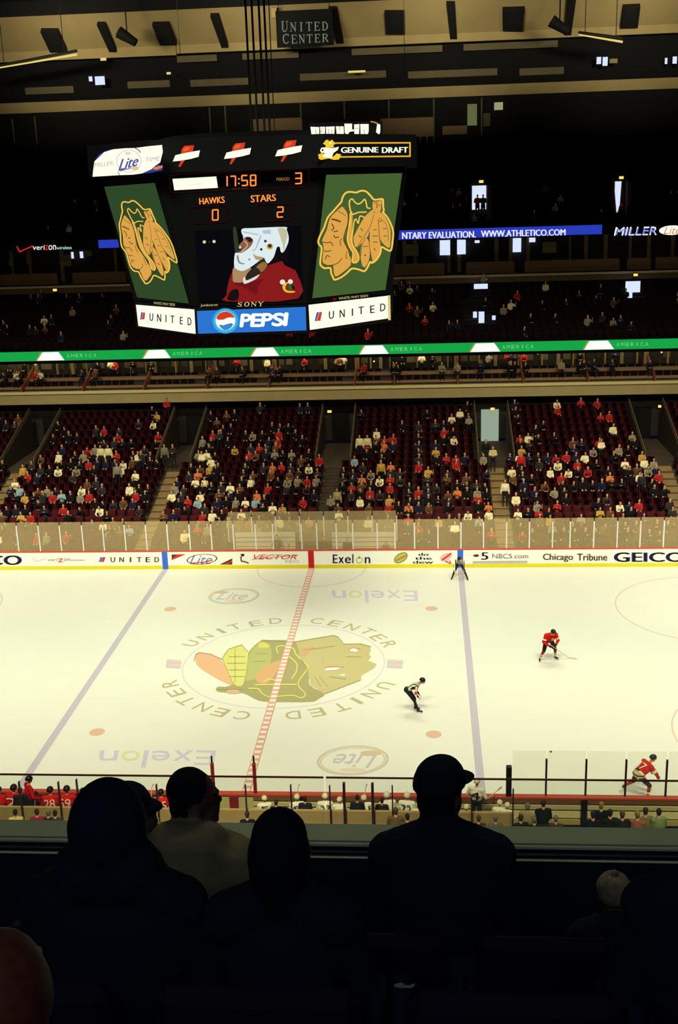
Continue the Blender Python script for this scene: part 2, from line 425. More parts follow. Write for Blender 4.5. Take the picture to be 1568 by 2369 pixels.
d.build('ice_emblem', paint('emblem_line_yellow', (228, 222, 96)), ice)
d = iced(.019)
ol = [(230, 545), (243, 505), (262, 495), (330, 504), (400, 535), (440, 475), (520, 448), (565, 500), (600, 452), (645, 420), (840, 430), (1075, 391), (1105, 402), (1137, 444), (1240, 442), (1303, 460)]
for pts in (ol, [(405, 535), (440, 620), (470, 690)], [(560, 505), (556, 600), (530, 690)], [(480, 470), (480, 680)], [(440, 520), (540, 520)], [(430, 560), (545, 560)], [(440, 600), (545, 600)],
            [(450, 640), (540, 640)], [(600, 500), (680, 500)], [(590, 550), (670, 545)], [(1240, 660), (1020, 745)], [(960, 640), (1000, 700)], [(990, 640), (1040, 700)], [(1150, 520), (1240, 520)], [(1010, 540), (1015, 556)],
            [(1050, 640), (1150, 655)], [(845, 432), (880, 530), (920, 600)], [(900, 480), (1080, 455)], [(375, 715), (540, 715)]):
    d.line(z3(pts), 1.6)
d.build('ice_emblem', paint('emblem_line_dark', (180, 172, 108)), ice)
d = iced(.02); d.shape(z3([(1172, 478), (1195, 468), (1222, 478), (1215, 492), (1180, 488)])); d.shape(z3([(1020, 604), (1035, 588), (1120, 585), (1095, 600)])); d.shape(z3([(1095, 632), (1145, 625), (1140, 638)]))
d.build('ice_emblem', paint('emblem_white', (250, 250, 215)), ice)
d = iced(.0215); d.line(z3([(1025, 582), (1070, 578), (1140, 582)]), 2); d.line(z3([(1165, 478), (1185, 466), (1240, 470)]), 1.6)
d.build('ice_emblem', paint('emblem_orange', (225, 170, 105)), ice)
# adverts under the ice: the upside-down word reads from the far side
m_gx = paint('ice_grey_violet', (216, 210, 200)); m_gg = paint('ice_green', (226, 232, 150))
def word180(x0, y0, x1, y1, sk, cols, scheme):
    """a word turned half round; scheme = list of (text, start, end, colour)"""
    for tx, a, b, lo, hi, c in scheme:
        # u runs right to left in the picture
        xa, xb = x1 - (x1 - x0) * a, x1 - (x1 - x0) * b
        yt, yb = y0 + (y1 - y0) * lo, y0 + (y1 - y0) * hi
        iced(.006).text(tx, [(xa + sk * lo, yt), (xb + sk * lo, yt), (xb + sk * hi, yb), (xa + sk * hi, yb)]).build('ice_advert', c, ice)
XL = [('E', 0, .17, 0, .85, m_gx), ('x', .2, .36, 0, .6, m_gx), ('e', .39, .55, 0, .6, m_gx), ('l', .58, .62, 0, 1, m_gx), ('o', .65, .81, 0, .6, m_gg), ('n', .84, 1, 0, .6, m_gx)]
word180(768, 1366, 965, 1394, 2, None, XL)
word180(232, 1736, 500, 1775, -8, None, XL)
def oval_advert(cx, cy, rx, ry, flip):
    iced(.006).oval(cx, cy, rx, ry, -.06, 48, .05).build('ice_advert', paint('advert_ring', (200, 196, 165)), ice)
    iced(.006).oval(cx, cy, rx * .93, ry * .9, -.06, 48, .07).build('ice_advert', paint('advert_ring_gold', (228, 215, 150)), ice)
    s = -1 if flip else 1
    q = [(cx - s * rx * .62 - s * 6, cy + s * ry * .45), (cx + s * rx * .5 - s * 6, cy + s * ry * .45), (cx + s * rx * .72, cy - s * ry * .5), (cx - s * rx * .42, cy - s * ry * .5)]
    iced(.008).text('Lite', q).build('ice_advert', paint('advert_grey', (206, 203, 182)), ice)
    iced(.007).oval(cx - s * rx * .5, cy - s * ry * .5 * (-1 if not flip else 1) * (-1), rx * .3, ry * .16).build('ice_advert', paint('advert_orange', (228, 200, 125)), ice)
    iced(.007).oval(cx, cy + ry * .62, rx * .35, ry * .12).build('ice_advert', paint('advert_pink', (238, 222, 168)), ice)
oval_advert(816, 1759, 83, 34, True)
oval_advert(541, 1379, 59, 18, False)

# ================================================================== RINK BOARDS AND GLASS
def band(o0, o1, z0, z1, y_min=None, y_max=None):
    A, B = perimeter(o0), perimeter(o1); n = len(A); mb = MB()
    vs = [(x, y, z0) for x, y in A] + [(x, y, z0) for x, y in B] + [(x, y, z1) for x, y in B] + [(x, y, z1) for x, y in A]
    for k in range(4):
        a, b = k * n, ((k + 1) % 4) * n
        mb_f = [(a + i, a + (i + 1) % n, b + (i + 1) % n, b + i) for i in range(n)]
        if k == 0: mb.add(vs, mb_f)
        else: mb.f += mb_f; mb.m += [0] * n
    return mb
boards = empty('rink_boards', (0, 0, 0), 0, 'white rink boards with yellow kick plate and red cap rail around the ice', 'rink boards')
bandw = mat('board_white', (242, 242, 238), .6, spec=.1); 
band(0, .1, .217, 1.03).build('board_panel', bandw, boards)
band(-.01, .1, 0, .217).build('kick_plate', paint('kick_yellow', (232, 216, 40)), boards)
band(-.015, .2, 1.03, 1.09).build('cap_rail', paint('cap_red', (205, 84, 52)), boards)
for x, c in ((-BL, (60, 110, 190)), (BL, (60, 110, 190)), (0, (205, 30, 25))):
    MB().box(x - .16, x + .16, HY - .02, HY, .0, 1.04).build('line_marker', paint('marker%d' % c[0], c), boards)
YB = (0, HY, 0); NB = (0, -1, 0)
def bd(l=.012): return Decal(YB, NB, l)
navy = paint('ad_navy', (38, 34, 70)); adred = paint('ad_red', (214, 52, 36)); adgrey = paint('ad_grey', (190, 185, 165)); adblk = paint('ad_black', (60, 50, 45)); adblue = paint('ad_blue', (110, 120, 180)); adpale = paint('ad_pale_red', (232, 190, 160)); adgreen = paint('ad_green', (190, 205, 70)); adbrown = paint('ad_brown', (110, 90, 60)); adteal = paint('ad_olive', (120, 140, 60))
def ad(word, x0, y0, x1, y1, m, dy=0, sk=0, nm='board_advert'):
    return bd().text(word, [(x0, y1), (x1, y1 + dy), (x1 + sk, y0 + dy), (x0 + sk, y0)]).build(nm, m, boards)
def thick(word, x0, y0, x1, y1, m, dy=0, t=1.3):
    d = bd()
    for ox in (-t / 2, t / 2): d.text(word, [(x0 + ox, y1), (x1 + ox, y1 + dy), (x1 + ox, y0 + dy), (x0 + ox, y0)])
    return d.build('board_advert', m, boards)
thick('GEICO', 1421, 1278, 1581, 1300, navy, 0, 4); thick('GEICO', -108, 1285, 49, 1307, navy, 0, 4)
d = bd(); d.line([(75, 1291), (84, 1299), (106, 1292)], 1.6); d.build('board_advert', adpale, boards)
ad('veri', 110, 1292, 133, 1298, adbrown); ad('z', 134, 1292, 146, 1301, adred); ad('on', 147, 1292, 162, 1298, adbrown); bd().line([(163, 1296), (196, 1296)], 2.5).build('board_advert', adgrey, boards)
d = bd(); d.shape([(232, 1289), (244, 1289), (240, 1300), (228, 1300)]); d.build('board_advert', adblue, boards)
d = bd(.016); d.shape([(239, 1289), (244, 1289), (240, 1300), (234, 1300)]); d.build('board_advert', adred, boards)
for i, ch in enumerate('UNITED'):
    x = 256 + i * 20.3; w = 2.5 if ch == 'I' else 10
    thick(ch, x + (4 if ch == 'I' else 0), 1289, x + w + (4 if ch == 'I' else 0), 1300.5, adbrown, 0, 1.4)
bd().shape([(397, 1283), (430, 1282), (397, 1296)]).build('board_advert', adblk, boards); bd().shape([(508, 1306), (537, 1292), (537, 1306)]).build('board_advert', adblk, boards)
bd(.014).shape([(410, 1283), (430, 1282), (397, 1296), (397, 1292)]).build('board_advert', adred, boards); bd(.014).shape([(515, 1306), (537, 1296), (537, 1300), (525, 1306)]).build('board_advert', adred, boards)
bd().oval(467, 1294, 36, 12, -.08, 36, .09).build('board_advert', adbrown, boards); ad('Lite', 438, 1284, 486, 1305, adblue, 0, 10); d = bd(.02); d.line([(440, 1303), (470, 1301), (492, 1296)], 2); d.build('board_advert', adred, boards)
ad('VECTOR', 580, 1283, 685, 1294, adred, 0, 7); d = bd(.016); d.line([(582, 1294), (690, 1284)], 1.2); d.build('board_advert', adred, boards); ad('EEO', 660, 1296, 692, 1302, adgrey)
d = bd(); d.line([(556, 1283), (562, 1284), (557, 1289), (558, 1298), (568, 1300), (575, 1303)], 3.2); d.oval(562, 1284, 3.4, 3); d.build('board_advert', adbrown, boards)
violet = paint('ad_violet', (95, 65, 95))
thick('E', 770, 1283, 780, 1303, violet); thick('x', 783, 1289, 795, 1303, violet); thick('e', 798, 1289, 811, 1303, violet); thick('l', 815, 1282, 817, 1303, violet); thick('n', 844, 1289, 856, 1303, violet)
d = bd(); d.oval(831, 1296, 8, 7.5, 0, 24, .3); d.line([(831, 1286), (831, 1293)], 2.6); d.build('board_advert', adgreen, boards)
bd().oval(927, 1290.5, 17.5, 10.5, -.55).build('board_advert', adteal, boards); bd(.014).oval(927, 1290.5, 15, 8, -.55).build('board_advert', adgreen, boards); d = bd(.018); d.line([(916, 1297), (939, 1285)], 4); d.build('board_advert', paint('ad_orange', (214, 110, 70)), boards)
thick('do', 968, 1279, 991, 1286, adblk); thick('the', 960, 1288, 998, 1295, adblk); thick('dew', 955, 1297, 1002, 1304, adblk)
bd().oval(1031, 1289, 14, 9, -.4).build('board_advert', adpale, boards); d = bd(.016); d.line([(1022, 1296), (1044, 1280)], 4); d.line([(1030, 1298), (1042, 1304), (1040, 1297)], 3); d.build('board_advert', adred, boards)
d = bd(); 
for i, c in enumerate((adred, paint('ad_orange2', (230, 150, 60)), adgreen, adblue, violet)):
    a = PI + PI * (i + .5) / 5; dd = bd(); dd.line([(1101, 1287), (1101 + 7 * math.cos(a), 1287 + 6 * math.sin(a))], 3.4); dd.build('board_advert', c, boards)
thick('5', 1113, 1278, 1129, 1295, violet); ad('NBC5.com', 1138, 1281, 1221, 1292, adgrey); ad('NBC5.com', 1139, 1281, 1222, 1292, adgrey); bd().line([(1093, 1301), (1220, 1300)], 6).build('board_advert', adgrey, boards)
for w_, x0, x1 in (('Chicago', 1256, 1325), ('Tribune', 1335, 1404)): thick(w_, x0, 1281, x1, 1300 if w_ == 'Chicago' else 1297, adbrown, 0, 1.5)
# uprights and panes above the far boards
postm = paint('post_cream', (236, 232, 196)); gm = glass('rink_glass', (255, 226, 168), .15)
postx = [-8, 44, 94, 143, 194, 242, 292, 341, 390, 441, 491, 542, 593, 633, 699, 734, 779, 817, 873, 914, 959, 1013, 1066, 1118, 1171, 1223.5, 1277, 1317.5, 1372, 1426, 1479, 1533, 1588]
wx = [float(onY(p, 1272, HY + .08)[0]) for p in postx]
screen = empty('rink_glass_wall', (0, HY + .08, 1.09), 0, 'clear glass panes between cream uprights above the far boards', 'rink glass')
for i, x in enumerate(wx): MB().bbox(x - .035, x + .035, -.04, .04, 0, 1.52, .01).build('glass_upright', postm, screen)
for a, b in zip(wx[:-1], wx[1:]): MB().box(a + .03, b - .03, -.008, .008, 0, 1.72).build('glass_pane', gm, screen)
# taller screen behind the penalty boxes
x0, x1 = float(onY(530, 1260, 15.1)[0]), float(onY(918, 1260, 15.1)[0]); zt = float(onY(717, 1183, 15.1)[2])
back = empty('penalty_box_glass', (0, 15.1, .9), 0, 'taller glass screen behind the two penalty boxes', 'rink glass')
n = 7; xs = [x0 + (x1 - x0) * i / n for i in range(n + 1)]
for x in xs: MB().bbox(x - .035, x + .035, -.04, .04, 0, zt - 1.2, .01).build('glass_upright', postm, back)
for a, b in zip(xs[:-1], xs[1:]): MB().box(a + .03, b - .03, -.008, .008, 0, zt - .9).build('glass_pane', gm, back)
for s, xx in ((-1, x0), (1, x1)):
    MB().box(xx - .008, xx + .008, -1.95, -.05, .2, zt - 1.1).build('glass_pane', gm, back)
slat = paint('bench_slat', (226, 214, 168)); slatred = paint('bench_red', (170, 60, 45))
for a, b, nm in ((545, 683, 'white slatted back wall of the left penalty box'), (768, 915, 'white slatted back wall of the right penalty box')):
    xa, xb = float(onY(a, 1250, 14.9)[0]), float(onY(b, 1250, 14.9)[0]); zt2 = float(onY(a, 1232, 14.9)[2])
    t = empty('penalty_bench', ((xa + xb) / 2, 14.9, 0), 0, nm, 'bench'); h = (xb - xa) / 2
    MB().box(-h, h, -.03, .03, .55, zt2).build('bench_back', slat, t)
    for k in range(3): MB().box(-h, h, -.045, -.03, zt2 - .3 - .28 * k, zt2 - .27 - .28 * k).build('slat_rail', adbrown, t)
    MB().box(-h, h, -.06, .03, .38, .55).build('kick_board', slatred, t)
    MB().bbox(-h, h, -.5, -.06, .42, .48, .01).build('bench_seat', slat, t)

# ================================================================== FAR STAND, LOWER BOWL
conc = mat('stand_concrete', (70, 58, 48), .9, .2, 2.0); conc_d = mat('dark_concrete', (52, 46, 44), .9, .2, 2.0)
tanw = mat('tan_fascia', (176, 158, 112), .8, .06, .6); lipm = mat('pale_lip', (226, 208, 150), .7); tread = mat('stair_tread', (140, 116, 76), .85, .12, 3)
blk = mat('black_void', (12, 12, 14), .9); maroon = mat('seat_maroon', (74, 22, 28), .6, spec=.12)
AIS = [-20.8, -10.2, .4, 11.0, 21.6]; XW0, XW1 = -27.0, 27.5
NR = 20
def row(i): return 14.75 + .84 * i, .35 + .16 * i + .004 * i * (i - 1)
BOX0, BOX1 = x0 - .3, x1 + .3
mb = MB()
segs_all = [(XW0, XW1)]
segs_hi = []; a = XW0
for x in AIS: segs_hi.append((a, x - 1.15)); a = x + 1.15
segs_hi.append((a, XW1))
for i in range(NR):
    y, z = row(i)
    sg = segs_hi if i >= 12 else ([(XW0, BOX0), (BOX1, XW1)] if i == 0 else segs_all)
    for a, b in sg: mb.box(a, b, y, y + (.84 if i < NR - 1 else 1.6), -.2 if i < 12 else row(11)[1] - .5, z)
structure(mb.build('lower_stand_terrace', conc))
for k, x in enumerate(AIS):
    mb = MB()
    for i in range(1 if abs(x - .4) < .1 else 0, 12):
        y, z = row(i); h = row(i + 1)[1] - z
        mb.box(x - .48, x + .48, y + .005, y + .42, z, z + .03); mb.box(x - .48, x + .48, y + .42, y + .84, z, z + h / 2 + .03)
    structure(MB().box(x - 1.1, x + 1.1, row(12)[0], 32.2, row(11)[1], row(12)[1] + .02).build('vomitory_floor', conc))
    structure(mb.build('stairway', tread if k != 2 else conc))
    z12, z19 = row(12)[1], row(19)[1]
    mb = MB()
    for s in (-1, 1):
        X = x + s * 1.15 - .07
        mb.prism([(X, 24.7, z12 - .3), (X, 24.7, z12 + .75), (X, 31.3, z19 + .95), (X, 31.3, z12 - .3)], (.14, 0, 0))
    o = structure(mb.build('vomitory_side_wall', mat('vomitory_wall', (66, 56, 44), .9, .15)))
    mb = MB()
    for s in (-1, 1):
        X = x + s * 1.15
        mb.tube((X, 24.7, z12 + .95), (X, 31.2, z19 + 1.15), .03, n=6)
        for q in (0, .33, .66, 1): mb.tube((X, 24.7 + 6.5 * q, z12 + .7 + (z19 - z12 + .2) * q), (X, 24.7 + 6.5 * q, z12 + .95 + (z19 - z12 + .2) * q), .02, n=6)
    pos = ['at the far left edge', 'left of the scoreboard centre', 'below the middle of the scoreboard', 'around the bright doorway', 'at the far right edge'][k]
    tag(mb.build('stair_railing', mat('rail_tan', (110, 94, 66), .6)), 'slim tan handrails along a stand exit, ' + pos, 'railing')
structure(MB().box(XW0, XW1, 32.3, 32.5, 3, 6.3).build('wall_far_concourse', conc_d))
doorglow = glow('lit_corridor', (170, 190, 168), .75)
for k, x in enumerate(AIS):
    z = row(12)[1]
    d = MB().box(x - .62, x + .62, 32.2, 32.28, z, z + 2.3)
    structure(d.build('door_%d' % (k + 1), doorglow if k == 3 else blk))
exitm = glow('exit_amber', (255, 190, 90), 1.6)
def exit_sign(px, py, Y, where, w=.3):
    c = onY(px, py, Y)
    t = empty('exit_sign', tuple(c), 0, 'small glowing amber exit sign ' + where, 'exit sign')
    MB().bbox(-w / 2, w / 2, -.04, .04, -w * .3, w * .3, .01).build('lit_panel', exitm, t)
    MB().box(-w / 2 - .03, w / 2 + .03, .0, .12, -w * .36, w * .36).build('sign_housing', blk, t)
for px, py, wh in ((32, 963, 'above the leftmost lower exit'), (392, 957, 'above the lower exit left of the scoreboard signs'), (762, 952, 'above the middle lower exit'), (1139, 946, 'above the bright lower doorway'), (1527, 940, 'above the rightmost lower exit')):
    exit_sign(px, py, 32.15, wh)

# ================================================================== CLUB LEVEL
structure(MB().box(XW0, XW1, 31.0, 35.2, 6.22, 7.0).build('club_slab', tanw))
structure(MB().bbox(XW0, XW1, 30.9, 31.15, 6.93, 7.12, .03).build('trim_1', lipm))
mb = MB(); mb.box(XW0, XW1, 32.1, 33.3, 7.0, 7.3); mb.box(XW0, XW1, 33.3, 35.2, 7.0, 7.72)
structure(mb.build('club_terrace', conc_d))
mb = MB(); mb.box(XW0, XW1, 32.06, 32.1, 7.14, 7.32); mb.box(XW0, XW1, 33.26, 33.3, 7.5, 7.76)
structure(mb.build('trim_2', mat('club_step', (150, 118, 84), .8)))
ORDS = 'one two three four five six seven eight nine ten eleven twelve thirteen'.split()
divx = [float(onY(p, 900, 31.3)[0]) for p in (-95, 48, 190, 332, 477, 621, 820, 912, 1059, 1211, 1361, 1515, 1660)]
redbr = mat('divider_redbrown', (150, 84, 56), .7)
structure(MB().box(XW0, XW1, 35.2, 35.4, 7.0, 9.25).build('wall_club', conc_d))
for i, x in enumerate(divx):
    t = empty('suite_divider', (x, 31.3, 7.0), 0, 'sloping red-brown divider between club suites, number %s from the left' % ['one', 'two', 'three', 'four', 'five', 'six', 'seven', 'eight', 'nine', 'ten', 'eleven', 'twelve', 'thirteen'][i], 'divider', 'dividers between the club suites')
    MB().prism([(-.05, 0, 0), (-.05, 0, .22), (-.05, 3.2, 1.45), (-.05, 3.2, .7), (-.05, 2, .7), (-.05, 2, .3), (-.05, .8, .3), (-.05, .8, 0)], (.1, 0, 0)).build('divider_panel', redbr, t)
    MB().tube((0, .02, .3), (0, 3.2, 1.55), .035, n=6).build('hand_rail', redbr, t)
rr = random.Random(5)
pil = mat('club_pillar', (150, 132, 92), .8); warmglass = [mat('club_back_%d' % i, c, .6) for i, c in enumerate(((70, 66, 48), (110, 96, 62), (44, 44, 38), (128, 118, 84)))]
mb = MB()
for i, (a, b) in enumerate(zip(divx[:-1], divx[1:])):
    for f, w_ in ((0, .16), (.36, .06), (.62, .12), (.86, .05)): mb.box(a + (b - a) * f - w_, a + (b - a) * f + w_, 34.85, 35.2, 7.7, 9.3)
structure(mb.build('club_pillars', pil))
for i, (a, b) in enumerate(zip(divx[:-1], divx[1:])):
    q = a + .3
    while q < b - .5:
        w = rr.uniform(.3, .9); w = min(w, b - .3 - q)
        structure(MB().box(q, q + w, 35.14, 35.2, 8.1, 9.15).build('window_%d' % (i + 1), rr.choice(warmglass)))
        q += w + rr.uniform(.1, .5)
for px, py in ((82, 843), (448, 832), (865, 836), (1244, 818), (1530, 815), (229, 832), (655, 828), (560, 848)):
    c = onY(px, py, 34.6)
    t = empty('suite_lamp', tuple(c), 0, 'tiny pale lamp under the green ribbon board near ' + ('the left end' if px < 300 else 'the scoreboard' if px < 900 else 'the right half'), 'lamp', 'tiny lamps inside the club suites')
    MB().ell((0, 0, 0), (.07, .07, .06), None, 8, 6).build('lamp_bulb', glow('suite_bulb', (225, 235, 190), 1.2), t, True)
    MB().tube((0, 0, .04), (0, 0, .3), .015, n=5).build('lamp_stem', blk, t)
barm = mat('club_rail_tan', (206, 166, 112), .7); barr = mat('club_rail_red', (176, 104, 74), .7)
for Yb, p_, m_, h_ in ((34.3, 866, barr, .07), (32.95, 884, barm, .13)):
    zb = float(onY(784, p_, Yb)[2])
    for i, (a, b) in enumerate(zip(divx[:-1], divx[1:])):
        if b - a < 2: continue
        tag(MB().bbox(a + .1, b - .65, Yb, Yb + .07, zb - h_, zb + h_, .01).build('suite_rail', m_), '%s rail along the %s seat row of suite %s from the left' % ('thin red-brown' if m_ is barr else 'broad tan', 'upper' if m_ is barr else 'lower', ORDS[i]), 'rail')
# green ribbon board
def ribbon(name, label, z0, z1, xa, xb, Y, m, dep=.25):
    t = empty(name, ((xa + xb) / 2, Y, z0), 0, label, 'ribbon board'); h = (xb - xa) / 2
    MB().box(-h, h, 0, .02, 0, z1 - z0).build('lit_face', m, t)
    MB().box(-h - .05, h + .05, .021, dep, -.05, z1 - z0 + .05).build('board_housing', blk, t)
    return t
RY = 31.5
rib = ribbon('led_ribbon_board', 'long glowing green ribbon board across the stand under the upper seats', 9.27, 9.93, -27, 27.5, RY, glow('ribbon_green', (24, 168, 72), 1.0))
def rd(l=.012): return Decal((0, RY, 0), (0, -1, 0), l)
def attach(o, parent):
    o.parent = parent; o.matrix_parent_inverse = Matrix.Translation(-Vector(parent.location)); return o
wht = glow('led_white', (255, 255, 240), 1.15); dimw = glow('led_pale_green', (130, 225, 150), .9); amb = glow('led_edge', (200, 160, 60), .9)
def ribrow(x, v):
    """pixel height of the green board at x: v = 0 bottom edge, 1 top edge"""
    b = onY(x, 820, RY)
    return None
def ribpx(x, z):
    lo, hi = 700.0, 900.0
    for _ in range(30):
        m_ = (lo + hi) / 2
        if onY(x, m_, RY)[2] > z: lo = m_
        else: hi = m_
    return (lo + hi) / 2
for a, b, ti in ((86, 149, 6), (331, 395, 6), (581, 646, 6), (832, 899, 6), (1088, 1157, 6), (1351, 1420, 6), (-160, -97, 6), (1612, 1680, 6)):
    yb0, yb1, yt0, yt1 = ribpx(a, 9.29), ribpx(b, 9.29), ribpx(a + 8, 9.88), ribpx(b - 6, 9.88)
    attach(rd().shape([(a, yb0), (b, yb1), (b - 9, (yb1 + yt1 * 2) / 3), (b - 14, yt1), (a + 12, yt0), (a + 8, (yb0 + yt0 * 2) / 3)]).build('ribbon_logo', wht, rib), rib)
    attach(rd(.01).line([(a - 2, yb0), (a + 9, yt0)], 2.5).build('ribbon_logo', amb, rib), rib)
for a, b in ((153, 225), (398, 470), (648, 722), (902, 978), (1160, 1236), (1424, 1502), (-92, -20)):
    d = rd(); n = 7
    for i, ch in enumerate('AMERICA'):
        u0 = a + (b - a) * (i + .12) / n; u1 = a + (b - a) * (i + .8) / n
        if ch == 'I': u0 = (u0 + u1) / 2 - 1; u1 = u0 + 2
        d.text(ch, [(u0, ribpx(u0, 9.47)), (u1, ribpx(u1, 9.47)), (u1, ribpx(u1, 9.72)), (u0, ribpx(u0, 9.72))])
    attach(d.build('ribbon_lettering', dimw, rib), rib)

# ================================================================== MIDDLE AND UPPER STANDS
XU0, XU1 = -36, 34
structure(MB().box(XU0, XU1, 31.76, 36, 9.2, 9.3).build('soffit', blk))
mb = MB()
def row2(i): return 31.9 + .82 * i, 9.6 + .19 * i + .004 * i * i
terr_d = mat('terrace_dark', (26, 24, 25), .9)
for i in range(13): y, z = row2(i); mb.box(XU0, XU1, y, y + (.82 if i < 12 else 2.5), z - .6, z)
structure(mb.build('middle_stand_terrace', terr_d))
structure(MB().box(XU0, XU1, 44.3, 44.5, 11, 13.2).build('wall_far_middle', conc_d))
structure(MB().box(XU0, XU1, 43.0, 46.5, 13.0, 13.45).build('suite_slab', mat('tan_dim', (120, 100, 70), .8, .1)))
structure(MB().bbox(XU0, XU1, 42.9, 43.12, 13.42, 13.6, .03).build('trim_3', lipm))
for a, b in ((-60, 130), (165, 290), (895, 1028), (1078, 1190), (1213, 1432), (1450, 1505), (1515, 1700)):
    xa, xb = float(onY(a, 610, 44.4)[0]), float(onY(b, 610, 44.4)[0])
    tag(MB().bbox(xa, xb, 44.3, 44.45, 13.6, 14.5, .02).build('suite_balustrade', mat('balustrade_brown', (134, 104, 72), .8)), 'tan balustrade panel below the upper suites, ' + ('leftmost of the run' if a == -60 else 'just left of the scoreboard' if a == 165 else 'touching the right side of the scoreboard' if a == 895 else 'under the lit blue web address' if a == 1078 else 'longest panel right of the web address' if a == 1213 else 'short panel under the blank ribbon gap' if a == 1450 else 'at the right edge of view'), 'balustrade', 'balustrades of the upper suites')
structure(MB().box(XU0, XU1, 46.4, 46.6, 13.4, 16.5).build('wall_upper_suites', conc_d))
mb = MB()
for px in (25, 66, 140, 265, 935, 960, 1038, 1062, 1148, 1180, 1222, 1318, 1355, 1400, 1457, 1500, 1555):
    x = float(onY(px, 575, 46.2)[0]); w = rr.uniform(.06, .16); mb.box(x - w, x + w, 46.1, 46.4, 13.6, 16.4)
structure(mb.build('suite_pillars', pil))
coolw = glow('cool_window', (214, 226, 255), 1.1); softw = mat('soft_window', (150, 140, 88), .8)
wn = [0]
def lit_window(x0, y0, x1, y1, Y, m, nm='window'):
    wn[0] += 1
    A = onY(x0, y0, Y); B = onY(x1, y1, Y)
    o = MB().bbox(min(A[0], B[0]), max(A[0], B[0]), Y - .03, Y + .03, min(A[2], B[2]), max(A[2], B[2]), .01).build('%s_%d' % (nm, 20 + wn[0]), m)
    return structure(o)
for q in ((1017, 556, 1041, 590), (1057, 555, 1077, 588), (1186, 551, 1205, 583), (164, 583, 171, 598), (184, 582, 193, 597), (1098, 556, 1109, 562), (1224, 550, 1238, 560)): lit_window(*q, 46.05, coolw)
for q in ((935, 565, 968, 592), (1255, 560, 1286, 585), (143, 590, 165, 615), (195, 580, 212, 592), (60, 590, 68, 610), (20, 600, 32, 615)): lit_window(*q, 46.06, softw)
# upper ribbon board in three lit stretches
up = ribbon('upper_ribbon_board', 'blue lit stretch of the upper ribbon board with a web address', 16.42, 17.12, float(onY(905, 540, 43.4)[0]), float(onY(1392, 540, 43.4)[0]), 43.4, glow('ribbon_blue', (40, 62, 190), 1.0))
up2 = ribbon('upper_ribbon_board', 'short plain blue stretch of the upper ribbon board left of the scoreboard', 16.42, 17.05, float(onY(228, 568, 43.4)[0]), float(onY(275, 568, 43.4)[0]), 43.4, MATS['ribbon_blue'])
up3 = ribbon('upper_ribbon_board', 'dark stretch of upper ribbon board with a white beer name at right', 16.42, 17.12, float(onY(1395, 540, 43.4)[0]), 33.9, 43.4, blk)
up4 = ribbon('upper_ribbon_board', 'dark stretch of upper ribbon board with a red tick at left', 16.42, 17.12, -35.9, float(onY(222, 568, 43.4)[0]), 43.4, blk)
def ud(l=.02): return Decal((0, 43.4, 0), (0, -1, 0), l)
lav = glow('led_lavender', (235, 232, 255), 1.1)
z6 = Zc(900, 380, 2.347)
attach(ud().text('NTARY EVALUATION.', z6([(70, 406), (468, 398), (468, 362), (70, 370)])).build('ribbon_lettering', lav, up), up)
attach(ud().text('WWW.ATHLETICO.COM', z6([(498, 396), (955, 386), (955, 352), (498, 360)])).build('ribbon_lettering', lav, up), up)
d = ud(.022)
attach(ud(.024).text('NTARY EVALUATION.', z6([(73, 406), (471, 398), (471, 362), (73, 370)])).build('ribbon_lettering', lav, up), up)
attach(ud(.024).text('WWW.ATHLETICO.COM', z6([(501, 396), (958, 386), (958, 352), (501, 360)])).build('ribbon_lettering', lav, up), up)
bl2 = glow('led_blue_edge', (110, 130, 235), 1.0)
attach(ud(.018).text('MILLER', z6([(1220, 388), (1452, 384), (1462, 338), (1230, 342)])).build('ribbon_lettering', wht, up3), up3)
attach(ud(.022).text('MILLER', z6([(1230, 384), (1448, 379), (1456, 344), (1238, 349)])).build('ribbon_lettering', bl2, up3), up3)
attach(ud(.02).oval(*z6([(1535, 358)])[0], 30, 11, -.05).build('ribbon_logo', wht, up3), up3)
attach(ud(.024).text('Lite', z6([(1490, 380), (1575, 378), (1590, 336), (1505, 340)])).build('ribbon_lettering', glow('led_orange', (230, 120, 40), 1), up3), up3)
z5 = Zc(0, 380, 4.9)
attach(ud().line(z5([(190, 930), (222, 992), (375, 925)]), 2.6).build('ribbon_logo', glow('led_red', (225, 40, 40), 1), up4), up4)
for w_, a, b, c in (('veri', 370, 505, wht), ('z', 512, 545, MATS['led_red']), ('on', 550, 635, wht)):
    attach(ud().text(w_, z5([(a, 972), (b, 970), (b, 915), (a, 917)])).build('ribbon_lettering', c, up4), up4)
attach(ud(.03).text('wireless', z5([(640, 966), (812, 962), (812, 925), (640, 930)])).build('ribbon_lettering', glow('led_mint', (205, 250, 225), 1), up4), up4)
# exits in the middle stand
def yfor(px, py, rf, n):
    """depth at which a sight line meets the terrace"""
    for i in range(n):
        y, z = rf(i)
        if onY(px, py, y)[2] <= z + .05: return y
    return rf(n - 1)[0]
for px, py, wh in ((1122, 645, 'in the middle stand beside the scoreboard'), (1470, 636, 'in the middle stand near the right edge'), (127, 671, 'in the middle stand near the left edge')): exit_sign(px, py, 42.6, wh, .32)
for q in ((1096, 657, 1128, 668), (1094, 721, 1103, 735), (1107, 721, 1120, 748), (1138, 730, 1146, 740), (1447, 651, 1480, 676), (1451, 676, 1462, 689)): lit_window(*q, yfor(q[0], q[3], row2, 13) - .12, coolw)
structure(MB().box(XU0, XU1, 43.66, 44.6, 16.4, 17.1).build('upper_soffit', blk))
mb = MB()
def row3(i): return 44.2 + .8 * i, 17.05 + .37 * i
for i in range(20): y, z = row3(i); mb.box(XU0, XU1, y, y + .8, z - .7, z)
structure(mb.build('upper_stand_terrace', terr_d))
